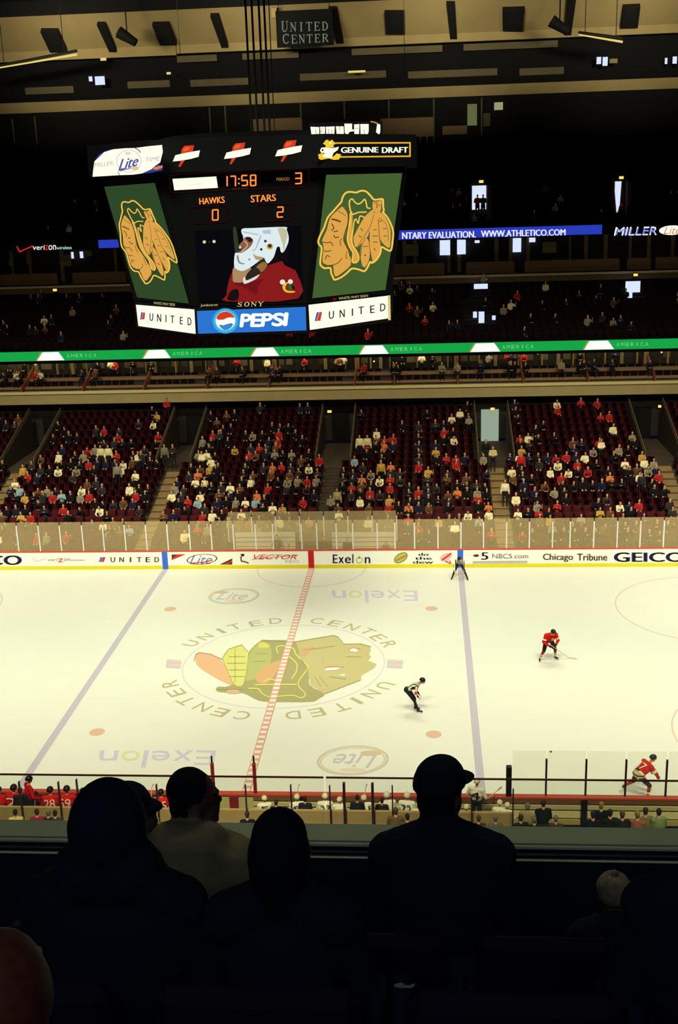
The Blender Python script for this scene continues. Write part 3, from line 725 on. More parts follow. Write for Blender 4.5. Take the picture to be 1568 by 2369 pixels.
# lit exits of the upper stand
YVV = [yfor(1091, 508, row3, 20) - .5, yfor(1420, 492, row3, 20) - .5]; VX = [float(onY(1111, 470, YVV[0])[0]), float(onY(1436, 455, YVV[1])[0])]
for nm, q in (('bright doorway of the upper stand beside the scoreboard', (1091, 430, 1132, 508)), ('narrow bright doorway of the upper stand near the right edge', (1420, 420, 1452, 492))):
    Yv = yfor(q[0], q[3], row3, 20) - .5; A = onY(q[0], q[1], Yv); B = onY(q[2], q[3], Yv); xm = (A[0] + B[0]) / 2; w = abs(B[0] - A[0]); h = A[2] - B[2]
    t = empty('upper_vomitory', (xm, Yv, B[2]), 0, nm, 'doorway')
    MB().box(-w / 2, w * .32, .35, .4, h * .3 if q[0] < 1200 else h * .1, h).build('lit_opening', coolw, t) if q[0] < 1200 else MB().prism([(-w * .45, .35, h), (w * .05, .35, h), (-w * .02, .35, .3), (-w * .2, .35, 0)], (0, .05, 0)).build('lit_opening', coolw, t)
    mb = MB(); mb.box(-w / 2 - .15, -w / 2, -.5, .4, 0, h); mb.box(w * .35, w / 2 + .1, -.5, .4, 0, h); mb.box(-w / 2 - .15, w / 2 + .1, .4, .55, 0, h + .2)
    mb.build('side_wall', mat('vomitory_wall', (110, 90, 66)), t)
exit_sign(1113, 420, YVV[0] - .1, 'above the upper doorway beside the scoreboard', .34); exit_sign(1437, 411, YVV[1] - .1, 'above the upper doorway near the right edge', .34)

# ================================================================== TOP OF THE HOUSE
tan2 = mat('top_tan', (168, 150, 104), .85, .06, .5); greyt = mat('top_grey', (104, 96, 72), .85, .1, .5)
structure(MB().box(XU0, XU1, 60.1, 60.4, 24.0, 27.9).build('wall_top_concourse', mat('top_dark', (16, 16, 17), .9)))
structure(MB().bbox(XU0, XU1, 59.9, 60.5, 27.86, 28.78, .02).build('trim_4', tan2))
structure(MB().box(XU0, XU1, 61.6, 61.9, 28.6, 33.6).build('wall_top_back', blk))
for i, q in enumerate(((585, 276, 700, 312), (880, 275, 1003, 350), (1023, 292, 1080, 310))):
    A = onY(q[0], q[1], 60.05); B = onY(q[2], q[3], 60.05)
    structure(MB().box(A[0], B[0], 60.0, 60.1, B[2], A[2]).build('wall_panel_%d' % (i + 1), mat('top_panel', (132, 112, 80), .85, .05)))
mb = MB()
for px, py0, py1 in ((28, 275, 330), (80, 270, 335), (484, 248, 312), (520, 245, 312), (592, 240, 312), (695, 238, 280), (796, 235, 276), (899, 232, 276), (1003, 228, 350), (1114, 226, 318)):
    A = onY(px, py0, 60.0); B = onY(px, py1, 60.0); mb.box(A[0] - .06, A[0] + .06, 59.95, 60.1, B[2], A[2])
structure(mb.build('window_mullions', greyt))
for i, q in enumerate(((296, 190, 393, 204), (441, 179, 576, 200), (694, 168, 893, 186), (944, 158, 1150, 181), (1201, 154, 1304, 174), (60, 200, 170, 218))):
    A = onY(q[0], q[3], 61.5); B = onY(q[2], q[1] , 61.5)
    structure(MB().box(A[0], B[0], 61.4, 61.6, A[2] - .05, A[2] + .55).build('wall_panel_%d' % (i + 4), greyt))
structure(MB().bbox(-15.5, XU1, 60.2, 60.6, 32.42, 33.15, .02).build('trim_5', tan2)); structure(MB().bbox(XU0, -15.55, 60.2, 60.6, 32.3, 33.15, .02).build('trim_6', tan2))
for i, (a, b) in enumerate(((408, 500), (560, 690), (813, 1023), (1072, 1290))):
    xa, xb = float(onY(a, 120, 61)[0]), float(onY(b, 110, 61)[0]); structure(MB().box(xa, xb, 61.0, 61.2, 31.75, 32.3).build('wall_panel_%d' % (i + 10), greyt))
SO = np.array([0, 60.2, 33.15]); SN = np.array([0, -.629, -.777])
sdir = np.array([0, -.777, .629])
mb = MB(); L = 3.9
mb.prism([(XU0, 60.2, 33.15), (XU1, 60.2, 33.15), (XU1, 60.2 - .777 * L, 33.15 + .629 * L), (XU0, 60.2 - .777 * L, 33.15 + .629 * L)], (0, .3, .35))
structure(mb.build('ceiling_slope', tan2))
def on_slope(pts, lift): return [hit(x, y, SO + SN * lift, SN) for x, y in pts]
beamm = mat('beam_dark', (20, 20, 22), .8)
for i, (xt, yt, xb, yb) in enumerate(((-36, 78, -5, 140), (235, 50, 262, 112), (497, 30, 521, 102), (770, 14, 787, 92), (1042, 2, 1049, 82), (1322, -12, 1312, 74), (1608, -26, 1586, 64))):
    w = 10
    P4 = on_slope([(xt - w, yt), (xt + w, yt), (xb + w - 2, yb), (xb - w + 2, yb)], 0)
    structure(MB().prism(P4, -np.array([0, -.629, -.777]) * -.45).build('ceiling_beam', beamm))
for i, q in enumerate((((95, 65), (135, 65), (155, 110), (117, 112)), ((353, 50), (392, 49), (410, 94), (372, 95)), ((890, 23), (936, 23), (937, 70), (893, 70)), ((1162, 16), (1213, 14), (1208, 63), (1162, 62)), ((1440, 10), (1480, 8), (1474, 55), (1434, 56)))):
    wh = ['first from the left', 'left of the arena name sign', 'right of the arena name sign', 'above the right half of the stand', 'farthest right'][i]
    c = np.mean(on_slope(q, 0), 0); t = empty('ceiling_speaker', tuple(c), 0, 'black square speaker on the sloping ceiling panel, ' + wh, 'speaker', 'black squares along the sloping ceiling')
    MB().prism([np.array(p) - c for p in on_slope(q, .02)], SN * .5).build('speaker_box', beamm, t)
    MB().prism([np.array(p) - c for p in on_slope([(a * .8 + b * .2, e * .8 + f * .2) for (a, e), (b, f) in zip(q, (q[2], q[3], q[0], q[1]))], .52)], SN * .04).build('speaker_grille', mat('grille', (30, 30, 32), .6), t)
zt_ = 33.15 + .629 * L; yt_ = 60.2 - .777 * L
structure(MB().box(XU0, XU1, -58, yt_ + .4, zt_ + 1.2, zt_ + 1.5).build('ceiling', mat('roof_black', (14, 14, 16), .9)))
structure(MB().box(XU0, XU1, yt_, yt_ + .4, zt_, zt_ + 1.4).build('ceiling_edge', MATS['roof_black']))
structure(MB().box(XU0, XU1, 64, 64.3, 0, 42).build('wall_far', blk)); structure(MB().box(XU0 - .3, XU0, 30, 64, 0, 42).build('wall_left', blk)); structure(MB().box(XU1, XU1 + .3, 30, 64, 0, 42).build('wall_right', blk))
# hanging arena name sign
sg = empty('arena_name_sign', tuple(onY(704, 65, 56)), 0, 'black hanging sign with the arena name in pale serif capitals', 'sign')
O = np.array([0, 56, 0]); c = onY(704, 65, 56)
P4 = [onY(x, y, 56) - c for x, y in ((637, 26), (768, 20), (772, 103), (641, 110))]
MB().prism(P4, (0, .25, 0)).build('sign_panel', blk, sg)
pal = glow('sign_pale', (128, 142, 120), .8)
def sgd(): return Decal((0, 56, 0), (0, -1, 0), .02)
attach(sgd().serif('UNITED', [(648, 74), (761, 70), (760, 47), (648, 49)], .14, 1.15).build('sign_lettering', pal, sg), sg)
attach(sgd().serif('CENTER', [(651, 102), (761, 97), (761, 75), (650, 78)], .14, 1.15).build('sign_lettering', pal, sg), sg)
for q in (0, 1): MB().tube((P4[q][0] * .9, .12, P4[q][2] - .1), (P4[q][0] * .9, .12, 37.4 - float(c[2])), .03, n=5).build('hanger_rod', beamm, sg)
MB().box(P4[0][0] - .35, P4[0][0] + .1, 0, .2, P4[0][2] - .5, P4[0][2] + .25).build('sign_bracket', tan2, sg)
# catwalk edges catching the light, that light put in as glow
warm = glow('warm_glow', (236, 214, 120), 1.0)
for nm, a, b in (('bright slanting catwalk edge, its light shown as glow, high at the left', (-20, 160), (178, 126)), ('bright slanting catwalk edge, its light shown as glow, high at the right', (1338, 80), (1440, 97))):
    A, B = onY(*a, 52), onY(*b, 52); t = empty('catwalk_edge', tuple(A), 0, nm, 'lamp'); B = B - A
    MB().tube((0, 0, 0), tuple(B), .05, .09, 8).build('glowing_edge', warm, t)
    MB().tube((0, .1, .16), tuple(B + np.array([0, .1, .3])), .12, .12, 6).build('catwalk_bar', beamm, t)
    for f in (.15, .85): MB().tube(tuple(B * f + [0, .1, .2]), (B[0] * f, .1, 37.4 - float(A[2])), .03, n=5).build('hanger_rod', beamm, t)
for q, m in (((205, 177, 214, 188), coolw), ((219, 177, 243, 196), coolw), ((232, 134, 246, 140), warm), ((385, 167, 395, 172), warm), ((1380, 132, 1390, 148), coolw), ((1394, 132, 1405, 152), coolw), ((1410, 136, 1428, 146), softw),
             ((1538, 134, 1543, 148), coolw), ((1556, 131, 1565, 147), coolw), ((1143, 237, 1163, 254), glow('dim_window', (170, 176, 120), .8)), ((1081, 241, 1103, 290), glow('dim_window2', (120, 130, 84), .6)), ((1118, 262, 1134, 292), mat('soft2', (90, 96, 70))), ((805, 164, 845, 167), warm)):
    lit_window(*q, 59.8 if q[1] > 220 else 59.85, m)
for nm, px, py in (('dark hanging spotlight can high at the left by the slanting catwalk edge', 300, 88), ('dark hanging spotlight can high at the right by the slanting catwalk edge', 1300, 62)):
    c = onY(px, py, 54); t = empty('spotlight_can', tuple(c), 0, nm, 'spotlight')
    MB().tube((-.9, 0, .5), (.5, 0, -.4), .5, .32, 12).build('lamp_can', beamm, t); MB().tube((-.2, 0, .2), (-.2, 0, 3.5), .06, n=6).build('hanger', beamm, t)
# seats of the club, middle and upper stands: too many to count
def seatblock(mb, x, y, z, w=.44):
    mb.box(x - w / 2, x + w / 2, y + .22, y + .3, z + .3, z + .88); mb.box(x - w / 2 + .02, x + w / 2 - .02, y + .02, y + .24, z + .36, z + .46)
MXV = []
for q in ((1112, 668), (1107, 745), (1463, 685)):
    w_ = yfor(q[0], q[1], row2, 13); MXV.append((float(onY(q[0], q[1], w_)[0]), w_))
mb = MB()
for r_, n_ in ((row2, 13), (row3, 20)):
    for i in range(n_ - 1):
        y, z = r_(i); x = XU0 + .5
        while x < XU1 - .5:
            if r_ is row2 and any(abs(x - v) < 1.0 and abs(y - w_) < 3 for v, w_ in MXV): x += .6; continue
            if not (r_ is row3 and any(abs(x - v) < 1.2 and YVV[k_] - 1.6 < y < YVV[k_] + 1 for k_, v in enumerate(VX))): seatblock(mb, x, y + .4, z, .5)
            x += .6
for yy, zz in ((31.9, 7.0), (33.1, 7.3)):
    for a, b in zip(divx[:-1], divx[1:]):
        x = a + .45
        while x < b - .7: seatblock(mb, x, yy + .3, zz - .25); x += .56
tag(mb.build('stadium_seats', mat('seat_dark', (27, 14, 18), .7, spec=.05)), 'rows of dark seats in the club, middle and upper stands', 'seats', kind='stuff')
# ================================================================== SCOREBOARD
SX = .08
def octo(w, e, z):
    d = w + e
    return [np.array(p, float) for p in ((SX - d, -w, z), (SX - w, -d, z), (SX + w, -d, z), (SX + d, -w, z), (SX + d, w, z), (SX + w, d, z), (SX - w, d, z), (SX - d, w, z))]
sbm = mat('scoreboard_black', (9, 9, 14), .8, spec=.05)
sb = empty('scoreboard', (SX, 0, 15.3), 0, 'huge hanging scoreboard with lit adverts, game clock, video picture and green side screens', 'scoreboard')
def shell(levels, name):
    mb = MB(); rings = [octo(*l) for l in levels]; vs = [p for r in rings for p in r]; n = 8
    fs = [tuple(range(n))[::-1], tuple(range(len(vs) - n, len(vs)))]
    for k in range(len(rings) - 1): fs += [(k * n + i, k * n + (i + 1) % n, (k + 1) * n + (i + 1) % n, (k + 1) * n + i) for i in range(n)]
    return attach(mb.add(vs, fs).build(name, sbm), sb)
shell([(2.07, 2.99, 15.42), (2.07, 2.99, 16.46)], 'sign_band')
shell([(2.07, 2.99, 16.5), (2.86, 2.87, 21.18)], 'slanted_body')
shell([(3.05, 3.08, 21.2), (3.05, 3.08, 22.3)], 'header_box')
shell([(2.2, 2.2, 22.3), (1.6, 1.6, 22.6)], 'roof_deck')
def face(w0, e0, z0, w1, e1, z1, k):
    A, B, C = octo(w0, e0, z0)[k], octo(w0, e0, z0)[k + 1], octo(w1, e1, z1)[k]
    n = np.cross(B - A, C - A); n /= np.linalg.norm(n)
    if np.dot(n, A + B - np.array([2 * SX, 0, 0])) < 0: n = -n
    return A, n
FB = [face(2.07, 2.99, 15.42, 2.07, 2.99, 16.46, k) for k in range(3)]
FS = [face(2.07, 2.99, 16.5, 2.86, 2.87, 21.18, k) for k in range(3)]
FH = [face(3.05, 3.08, 21.2, 3.05, 3.08, 22.3, k) for k in range(3)]
def D(F, lift): return Decal(F[0], F[1], lift)
def put(d, name, m, parent=None):
    o = d.build(name, m); attach(o, sb)
    return o
led_o = glow('led_orange_digits', (255, 150, 60), 1.25); led_h = glow('led_halo', (120, 28, 12), .8); led_b = glow('led_border', (58, 10, 14), .8)
white_s = glow('sign_white', (255, 255, 232), 1.1); gold = glow('gold_line', (250, 200, 80), 1.05); goldfill = glow('gold_fill', (232, 172, 78), .95); dkline = glow('head_line', (120, 70, 30), .6)
sred = glow('sign_red', (220, 60, 36), 1.0); sdark = glow('sign_dark_ink', (60, 44, 58), .8); sblue = glow('sign_blue_ink', (80, 90, 170), .9); sgrey = glow('sign_grey_ink', (196, 192, 196), .9); syel = glow('sign_yellow', (245, 205, 50), 1.05)
# green side screens with the head emblem
RQ = [(754.4, 404.5), (930.4, 400.4), (891.4, 670.9), (722.2, 690)]; LQ = [(240.8, 432), (358, 423), (437, 702.4), (317, 688)]
toL = homog(RQ, LQ); zH = Zc(710, 390, 6.533)
OUT = [(170, 1100), (200, 1010), (255, 900), (290, 800), (320, 730), (400, 640), (470, 560), (520, 500), (540, 430), (590, 365), (660, 352), (740, 362), (800, 340), (850, 335), (900, 352), (960, 410), (1010, 467), (1080, 467), (1145, 465), (1150, 560), (1160, 635), (1150, 662), (1215, 740), (1275, 860), (1302, 960), (1295, 1080), (1268, 1235), (1200, 1222), (1125, 1185), (1110, 1270), (1060, 1365), (985, 1425), (955, 1410), (920, 1480), (868, 1550), (780, 1525), (680, 1512), (600, 1580), (520, 1640), (420, 1680), (392, 1640), (365, 1580), (352, 1505), (265, 1505), (220, 1475), (200, 1440), (205, 1350), (222, 1230), (212, 1178), (185, 1150)]
FACE = [(225, 1100), (255, 1020), (300, 920), (330, 800), (370, 720), (450, 640), (545, 570), (600, 650), (620, 740), (612, 850), (580, 980), (560, 1080), (600, 1200), (640, 1260), (660, 1460), (560, 1555), (430, 1630), (395, 1500), (400, 1460), (330, 1465), (260, 1440), (235, 1400), (240, 1300), (250, 1220), (240, 1130)]
FEA = [[(1000, 630), (930, 670), (850, 760), (740, 960), (702, 1060), (740, 1190), (850, 1100), (930, 1000), (1000, 800)], [(890, 1050), (830, 1130), (808, 1300), (830, 1450), (875, 1490), (930, 1400), (950, 1270), (935, 1110)],
       [(1040, 660), (1000, 700), (950, 950), (950, 1180), (990, 1415), (1080, 1330), (1120, 1180), (1090, 1000), (1060, 750)], [(1050, 650), (1140, 680), (1220, 800), (1262, 930), (1262, 1080), (1245, 1195), (1170, 1155), (1100, 1050), (1060, 800)],
       [(1000, 500), (1060, 500), (1130, 480), (1120, 560), (1110, 640), (1010, 650), (990, 560)], [(650, 690), (690, 690), (680, 1080), (760, 1250), (790, 1350), (740, 1430), (680, 1410), (700, 1290), (630, 1170), (610, 1050)]]
LNS = [(OUT + [OUT[0]], 27), ([(960, 600), (910, 590), (895, 520), (870, 465), (820, 515), (770, 535), (720, 505), (680, 458), (640, 500), (650, 600), (680, 690), (780, 662), (900, 658)], 20),
       ([(650, 680), (650, 800), (622, 950), (610, 1080), (645, 1190), (695, 1280), (680, 1400), (730, 1425), (780, 1380), (772, 1290), (700, 1180), (678, 1080), (690, 950), (712, 800), (740, 765), (775, 825), (800, 720), (870, 740)], 18)]
DKL = [([(370, 765), (430, 775), (510, 805)], 22), ([(372, 830), (405, 900), (365, 935)], 14), ([(400, 955), (470, 942)], 14), ([(402, 1005), (430, 1045), (482, 1030)], 14), ([(222, 1105), (300, 1122), (360, 1112), (392, 1170)], 12), ([(260, 1235), (285, 1252), (365, 1240)], 12),
       ([(278, 1375), (300, 1315), (350, 1335)], 12), ([(320, 1465), (400, 1455), (480, 1415), (530, 1350)], 10), ([(520, 1055), (500, 1110), (515, 1170)], 10), ([(470, 640), (540, 680), (585, 715)], 8), ([(540, 570), (605, 650), (622, 740), (612, 850), (570, 980), (556, 1090), (620, 1220), (650, 1330)], 12), ([(600, 1250), (590, 1350), (620, 1350)], 8),
       ([(1010, 700), (960, 860), (880, 1000), (760, 1180)], 7), ([(880, 1050), (830, 1180), (815, 1320)], 7), ([(940, 940), (945, 1180), (985, 1400)], 8), ([(1080, 760), (1090, 1000), (1120, 1180)], 8), ([(810, 900), (840, 940)], 12), ([(780, 1010), (820, 1040)], 12), ([(990, 1020), (1070, 1020)], 10), ([(1000, 1110), (1070, 1110)], 10), ([(1000, 930), (1050, 920)], 10),
       ([(1150, 910), (1200, 905)], 10), ([(1160, 1020), (1210, 1015)], 10), ([(1090, 800), (1130, 790)], 10), ([(1085, 740), (1180, 820), (1225, 950), (1225, 1100)], 6), ([(850, 1180), (920, 1175)], 10), ([(870, 1300), (890, 1320)], 16), ([(1010, 1200), (1040, 1240)], 10), ([(1020, 520), (1060, 530), (1050, 600)], 10), ([(1070, 560), (1110, 550)], 8), ([(250, 1440), (330, 1470)], 8), ([(395, 1500), (425, 1640), (560, 1560), (655, 1470)], 7)]
greens = glow('screen_green', (72, 100, 50), .95); greenL = glow('screen_green_left', (50, 76, 42), .95)
for side, F, Q, mp, gmat, lab in ((2, FS[2], RQ, lambda p: p, greens, None), (0, FS[0], LQ, toL, greenL, None)):
    scr = put(D(F, .02).shape(Q), 'side_screen', gmat)
    put(D(F, .03).shape(mp(zH(curve(FACE)))), 'emblem_face', goldfill)
    d = D(F, .035)
    for f in FEA: d.shape(mp(zH(curve(f))))
    put(d, 'emblem_feather', goldfill)
    d = D(F, .045)
    for pts, w in LNS:
        cl = pts[0] == pts[-1]; q = mp(zH(curve(pts[:-1] if cl else pts, cl))); d.line(q, w / 6.533 * (1 if side == 2 else .72), cl)
    put(d, 'emblem_outline', gold)
    d = D(F, .05)
    for pts, w in DKL: d.line(mp(zH(curve(pts, False))), w / 6.533 * (1 if side == 2 else .7))
    put(d, 'emblem_detail', dkline)
# lower signs
z4 = Zc(560, 270, 3.733); z3b = Zc(200, 270, 3.92)
put(D(FB[2], .02).shape(z4([(573, 1625), (1265, 1545), (1275, 1740), (585, 1842)])), 'airline_sign', white_s)
put(D(FB[0], .02).shape(z3b([(448, 1705), (978, 1748), (990, 1970), (470, 1898)])), 'airline_sign', white_s)
def letter(F, ch, quad, m, t=.8):
    d = D(F, .04)
    for o_ in (-t / 2, t / 2): d.text(ch, [(x + o_, y) for x, y in quad])
    return put(d, 'sign_lettering', m)
for ch, a, b, t_, bt in (('U', 750, 792, 1682, 1748), ('N', 843, 885, 1668, 1736), ('I', 948, 956, 1656, 1720), ('T', 1005, 1050, 1643, 1708), ('E', 1106, 1142, 1632, 1698), ('D', 1192, 1236, 1616, 1682)):
    s = -.13 * (b - a); letter(FB[2], ch, z4([(a, bt), (b, bt + s), (b, t_ + s), (a, t_)]), sdark)
for ch, a, b, t_, bt in (('U', 573, 604, 1782, 1850), ('N', 641, 676, 1788, 1858), ('I', 718, 724, 1796, 1864), ('T', 763, 796, 1802, 1870), ('E', 848, 872, 1814, 1882), ('D', 918, 950, 1820, 1890)):
    s = .08 * (b - a); letter(FB[0], ch, z3b([(a, bt), (b, bt + s), (b, t_ + s), (a, t_)]), sdark)
for F, zz, q in ((FB[2], z4, (640, 690, 1690, 1765, -14)), (FB[0], z3b, (492, 532, 1772, 1840, -6))):
    a, b, t_, bt, sk = q; w = b - a; dt = (-5 if F is FB[2] else 5)
    put(D(F, .04).shape(zz([(a + 4, t_), (a + w * .5, t_ + dt / 2), (a + w * .3 + sk, bt), (a + sk, bt)])), 'sign_emblem', sblue)
    put(D(F, .04).shape(zz([(a + w * .55, t_ + dt / 2), (b, t_ + dt), (b + sk, bt - 4), (a + w * .35 + sk, bt)])), 'sign_emblem', sred)
zP = Zc(440, 510, 5.2267)
put(D(FB[1], .02).shape(zP([(80, 1095), (1395, 1045), (1405, 1330), (95, 1370)])), 'cola_sign', glow('cola_blue', (44, 120, 212), 1.0))
def circ(cx, cy, r, a0=0, a1=2 * PI, n=28): return [(cx + r * math.cos(a0 + (a1 - a0) * i / n), cy + r * .96 * math.sin(a0 + (a1 - a0) * i / n)) for i in range(n)]
for i, (r, c) in enumerate(((178, (48, 140, 222)), (160, (52, 165, 232)), (140, (64, 195, 242)))): put(D(FB[1], .024 + .004 * i).shape(zP(circ(425, 1215, r * (1 if r < 170 else .9)))), 'sign_halo', glow('halo%d' % i, c, 1.0))
put(D(FB[1], .04).shape(zP(circ(425, 1212, 118))), 'sign_emblem', white_s)
put(D(FB[1], .046).shape(zP([(315, 1190), (325, 1155), (355, 1122), (400, 1104), (450, 1102), (495, 1122), (522, 1150), (532, 1180), (490, 1172), (450, 1176), (400, 1200), (350, 1202)])), 'sign_emblem', sred)
put(D(FB[1], .046).shape(zP([(345, 1258), (400, 1268), (450, 1250), (500, 1240), (520, 1258), (490, 1300), (450, 1322), (410, 1325), (370, 1300)])), 'sign_emblem', glow('cola_ball_blue', (60, 140, 210), 1))
d = D(FB[1], .045)
for o_ in ((-10, 0), (10, 0), (0, 8), (0, -8), (0, 0)):
    x = 612
    for ch, w in (('P', 118), ('E', 118), ('P', 118), ('S', 130), ('I', 34)):
        yo = -(x - 612) * .03; d.text(ch, zP([(x - 8 + o_[0], 1285 + yo + o_[1]), (x + w - 8 + o_[0], 1285 + yo + o_[1]), (x + w + 10 + o_[0], 1135 + yo + o_[1]), (x + 10 + o_[0], 1135 + yo + o_[1])])); x += w + 10
put(d, 'sign_lettering', glow('cola_white', (250, 245, 255), 1.15))
# captions under the screens
sy2 = glow('caption_yellow', (226, 210, 130), .95)
put(D(FS[1], .03).serif('SONY', zP([(555, 1045), (892, 1034), (898, 980), (560, 990)]), .1), 'caption', sy2)
put(D(FS[1], .03).text('Jumbotron', zP([(120, 1050), (330, 1043), (332, 1003), (128, 1012)])), 'caption', sy2)
put(D(FS[2], .03).text('WHITE WAY SIGN', zH([(480, 1985), (920, 1938), (920, 1903), (478, 1945)])), 'caption', sy2)
put(D(FS[2], .03).shape(zH([(390, 1960), (440, 1955), (440, 1990), (392, 1998)])), 'caption', glow('cap_dim_red', (110, 20, 25), .9))
put(D(FS[0], .03).text('WHITE WAY SIGN', z3b([(610, 1700), (803, 1718), (800, 1692), (608, 1678)])), 'caption', sy2)
# video picture
VN = [('screen_dark', (10, 9, 14), [(60, 130), (1340, 60), (1350, 945), (100, 985)]), ('screen_green_post', (44, 62, 36), [(515, 115), (560, 110), (592, 400), (575, 440), (550, 430)]),
      ('jersey', (140, 28, 30), [(440, 900), (450, 800), (480, 690), (510, 630), (560, 700), (700, 740), (860, 620), (950, 540), (1100, 490), (1140, 540), (1220, 580), (1290, 640), (1305, 945), (450, 980)]),
      ('jersey_dark', (30, 14, 16), [(455, 960), (470, 880), (520, 835), (580, 840), (575, 960)]), ('jersey_fold', (112, 22, 28), [(540, 745), (640, 750), (760, 740), (900, 700), (820, 790), (800, 900), (640, 800), (570, 790)]),
      ('neck_dark', (18, 14, 16), [(1010, 430), (1040, 330), (1100, 390), (1180, 330), (1180, 500), (1110, 490), (940, 540), (950, 480)]),
      ('chin_cloth', (176, 140, 100), [(530, 560), (700, 560), (740, 600), (690, 680), (640, 745), (530, 745), (512, 690)]), ('mask_shadow', (46, 40, 36), [(770, 560), (880, 460), (940, 520), (920, 580), (800, 670), (660, 730), (690, 640)]),
      ('throat', (150, 112, 60), [(800, 560), (880, 500), (930, 530), (910, 580), (860, 625), (830, 590)]), ('collar', (232, 226, 214), [(640, 700), (665, 680), (680, 725), (800, 670), (840, 650), (790, 710), (660, 768), (640, 735)]),
      ('mask_white', (226, 242, 244), [(630, 100), (760, 92), (1140, 78), (1165, 110), (1190, 200), (1180, 280), (1130, 380), (1095, 380), (1080, 320), (1045, 330), (1010, 440), (940, 520), (905, 480), (880, 455), (760, 545), (640, 610), (560, 590), (530, 545), (540, 400), (590, 390), (640, 330), (640, 200), (620, 150)]),
      ('face_skin', (150, 96, 70), [(660, 205), (720, 200), (760, 240), (740, 300), (690, 350), (610, 395), (585, 370), (590, 300), (640, 240)]), ('face_dark', (54, 30, 26), [(665, 205), (720, 203), (757, 240), (720, 265), (690, 240)]), ('face_dark2', (44, 34, 34), [(580, 320), (640, 320), (600, 375), (580, 360)]),
      ('cage', (214, 205, 190), [(585, 330), (600, 300), (625, 330), (600, 345)]),
      ('cage_bar', (200, 190, 170), [(650, 250), (660, 245), (700, 300), (640, 370), (600, 390), (632, 360), (688, 300)]), ('vent', (40, 40, 50), circ(908, 250, 17)), ('vent', (40, 40, 50), circ(858, 350, 16)), ('vent2', (140, 130, 140), circ(713, 472, 12)),
      ('badge', (216, 176, 70), circ(962, 315, 40)), ('badge_in', (70, 40, 50), circ(962, 308, 24)), ('mask_shade', (202, 196, 160), [(1060, 100), (1150, 100), (1175, 190), (1150, 270), (1130, 380), (1120, 300), (1090, 200)]), ('mask_shade2', (190, 200, 205), [(870, 120), (970, 110), (975, 165), (880, 160)]), ('mask_shade3', (186, 160, 110), [(760, 400), (800, 430), (880, 445), (860, 475), (790, 470)]),
      ('strap', (186, 190, 200), [(840, 190), (860, 190), (800, 340), (760, 370), (745, 365), (790, 330)]), ('strap2', (186, 190, 200), [(640, 130), (820, 165), (820, 180), (640, 145)]), ('mask_line', (150, 140, 140), [(560, 440), (580, 420), (600, 500), (660, 520), (640, 530), (585, 515)]),
      ('patch_y', (226, 200, 50), [(1115, 800), (1140, 760), (1190, 745), (1160, 780), (1150, 820), (1180, 850), (1265, 855), (1250, 872), (1170, 872), (1130, 845)]), ('patch_w', (235, 235, 225), circ(1115, 745, 32)), ('patch_w', (235, 235, 225), circ(1210, 740, 30)), ('patch_g', (60, 90, 50), circ(1210, 805, 36)), ('patch_d', (30, 20, 20), [(1220, 770), (1260, 800), (1265, 845), (1235, 830)]),
      ('glint', (214, 220, 170), circ(170, 260, 20)), ('glint', (214, 220, 170), circ(288, 255, 20)), ('glint_dim', (60, 60, 40), circ(232, 258, 10))]
vs_ = None
for i, (nm, c, pts) in enumerate(VN):
    o = put(D(FS[1], .02 + .0025 * i).shape(zP(pts if len(pts) < 5 or len(pts) > 25 else curve(pts, True, 3))), 'video_screen' if i == 0 else 'video_picture', glow('video_' + nm, c, 1.0))
# clock, score
zC = Zc(370, 310, 4.238)
def border(pts): put(D(FS[1], .025).line(zC(pts), 1.6, True), 'score_border', led_b)
border([(95, 405), (300, 385), (1425, 340), (1455, 350), (1460, 505), (1430, 520), (120, 578), (100, 560)]); border([(300, 725), (320, 715), (640, 700), (658, 715), (672, 845), (650, 862), (330, 882), (310, 865)]); border([(942, 700), (960, 690), (1280, 680), (1300, 695), (1305, 825), (1285, 842), (975, 858), (955, 840)])
put(D(FS[1], .03).shape(zC([(122, 440), (552, 416), (568, 528), (140, 552)])), 'clock_sign', white_s)
put(D(FS[1], .04).text('verizon', zC([(285, 502), (425, 492), (425, 482), (285, 492)])), 'sign_lettering', glow('faint_pink', (226, 190, 196), .9))
def digit(ch, x, y, w, h, sl=0):
    q = zC([(x, y + h), (x + w, y + h - w * .05), (x + w, y - w * .05), (x, y)])
    put(D(FS[1], .028).seg(ch, q, 5.0), 'led_halo', led_h); put(D(FS[1], .034).seg(ch, q, 2.9), 'led_digit', led_o)
digit('1', 610, 415, 48, 100); digit('7', 690, 415, 50, 100); digit('5', 802, 408, 54, 98); digit('8', 888, 405, 50, 102); digit('3', 1325, 385, 60, 102); digit('0', 515, 745, 54, 100); digit('2', 1150, 718, 56, 98)
d = D(FS[1], .034); d.oval(*zC([(773, 440)])[0], 2, 2); d.oval(*zC([(773, 485)])[0], 2, 2); put(d, 'led_digit', led_o)
for w_, q in (('HAWKS', [(388, 692), (634, 676), (630, 612), (384, 630)]), ('STARS', [(892, 672), (1136, 656), (1132, 590), (890, 602)])):
    d = D(FS[1], .028)
    for o_ in (-4, 4): d.text(w_, zC([(x + o_, y + o_ / 2) for x, y in q]))
    put(d, 'led_halo', led_h)
    d = D(FS[1], .036)
    for o_ in (-2, 2): d.text(w_, zC([(x + o_, y) for x, y in q]))
    put(d, 'led_lettering', led_o)
put(D(FS[1], .034).text('PERIOD', zC([(1142, 460), (1268, 456), (1268, 424), (1142, 430)])), 'led_lettering', glow('dim_amber', (190, 130, 60), .9))
put(D(FS[1], .034).text('GAME TIME', zC([(705, 543), (860, 536), (860, 528), (705, 534)])), 'led_lettering', glow('dim_amber2', (120, 80, 40), .8))
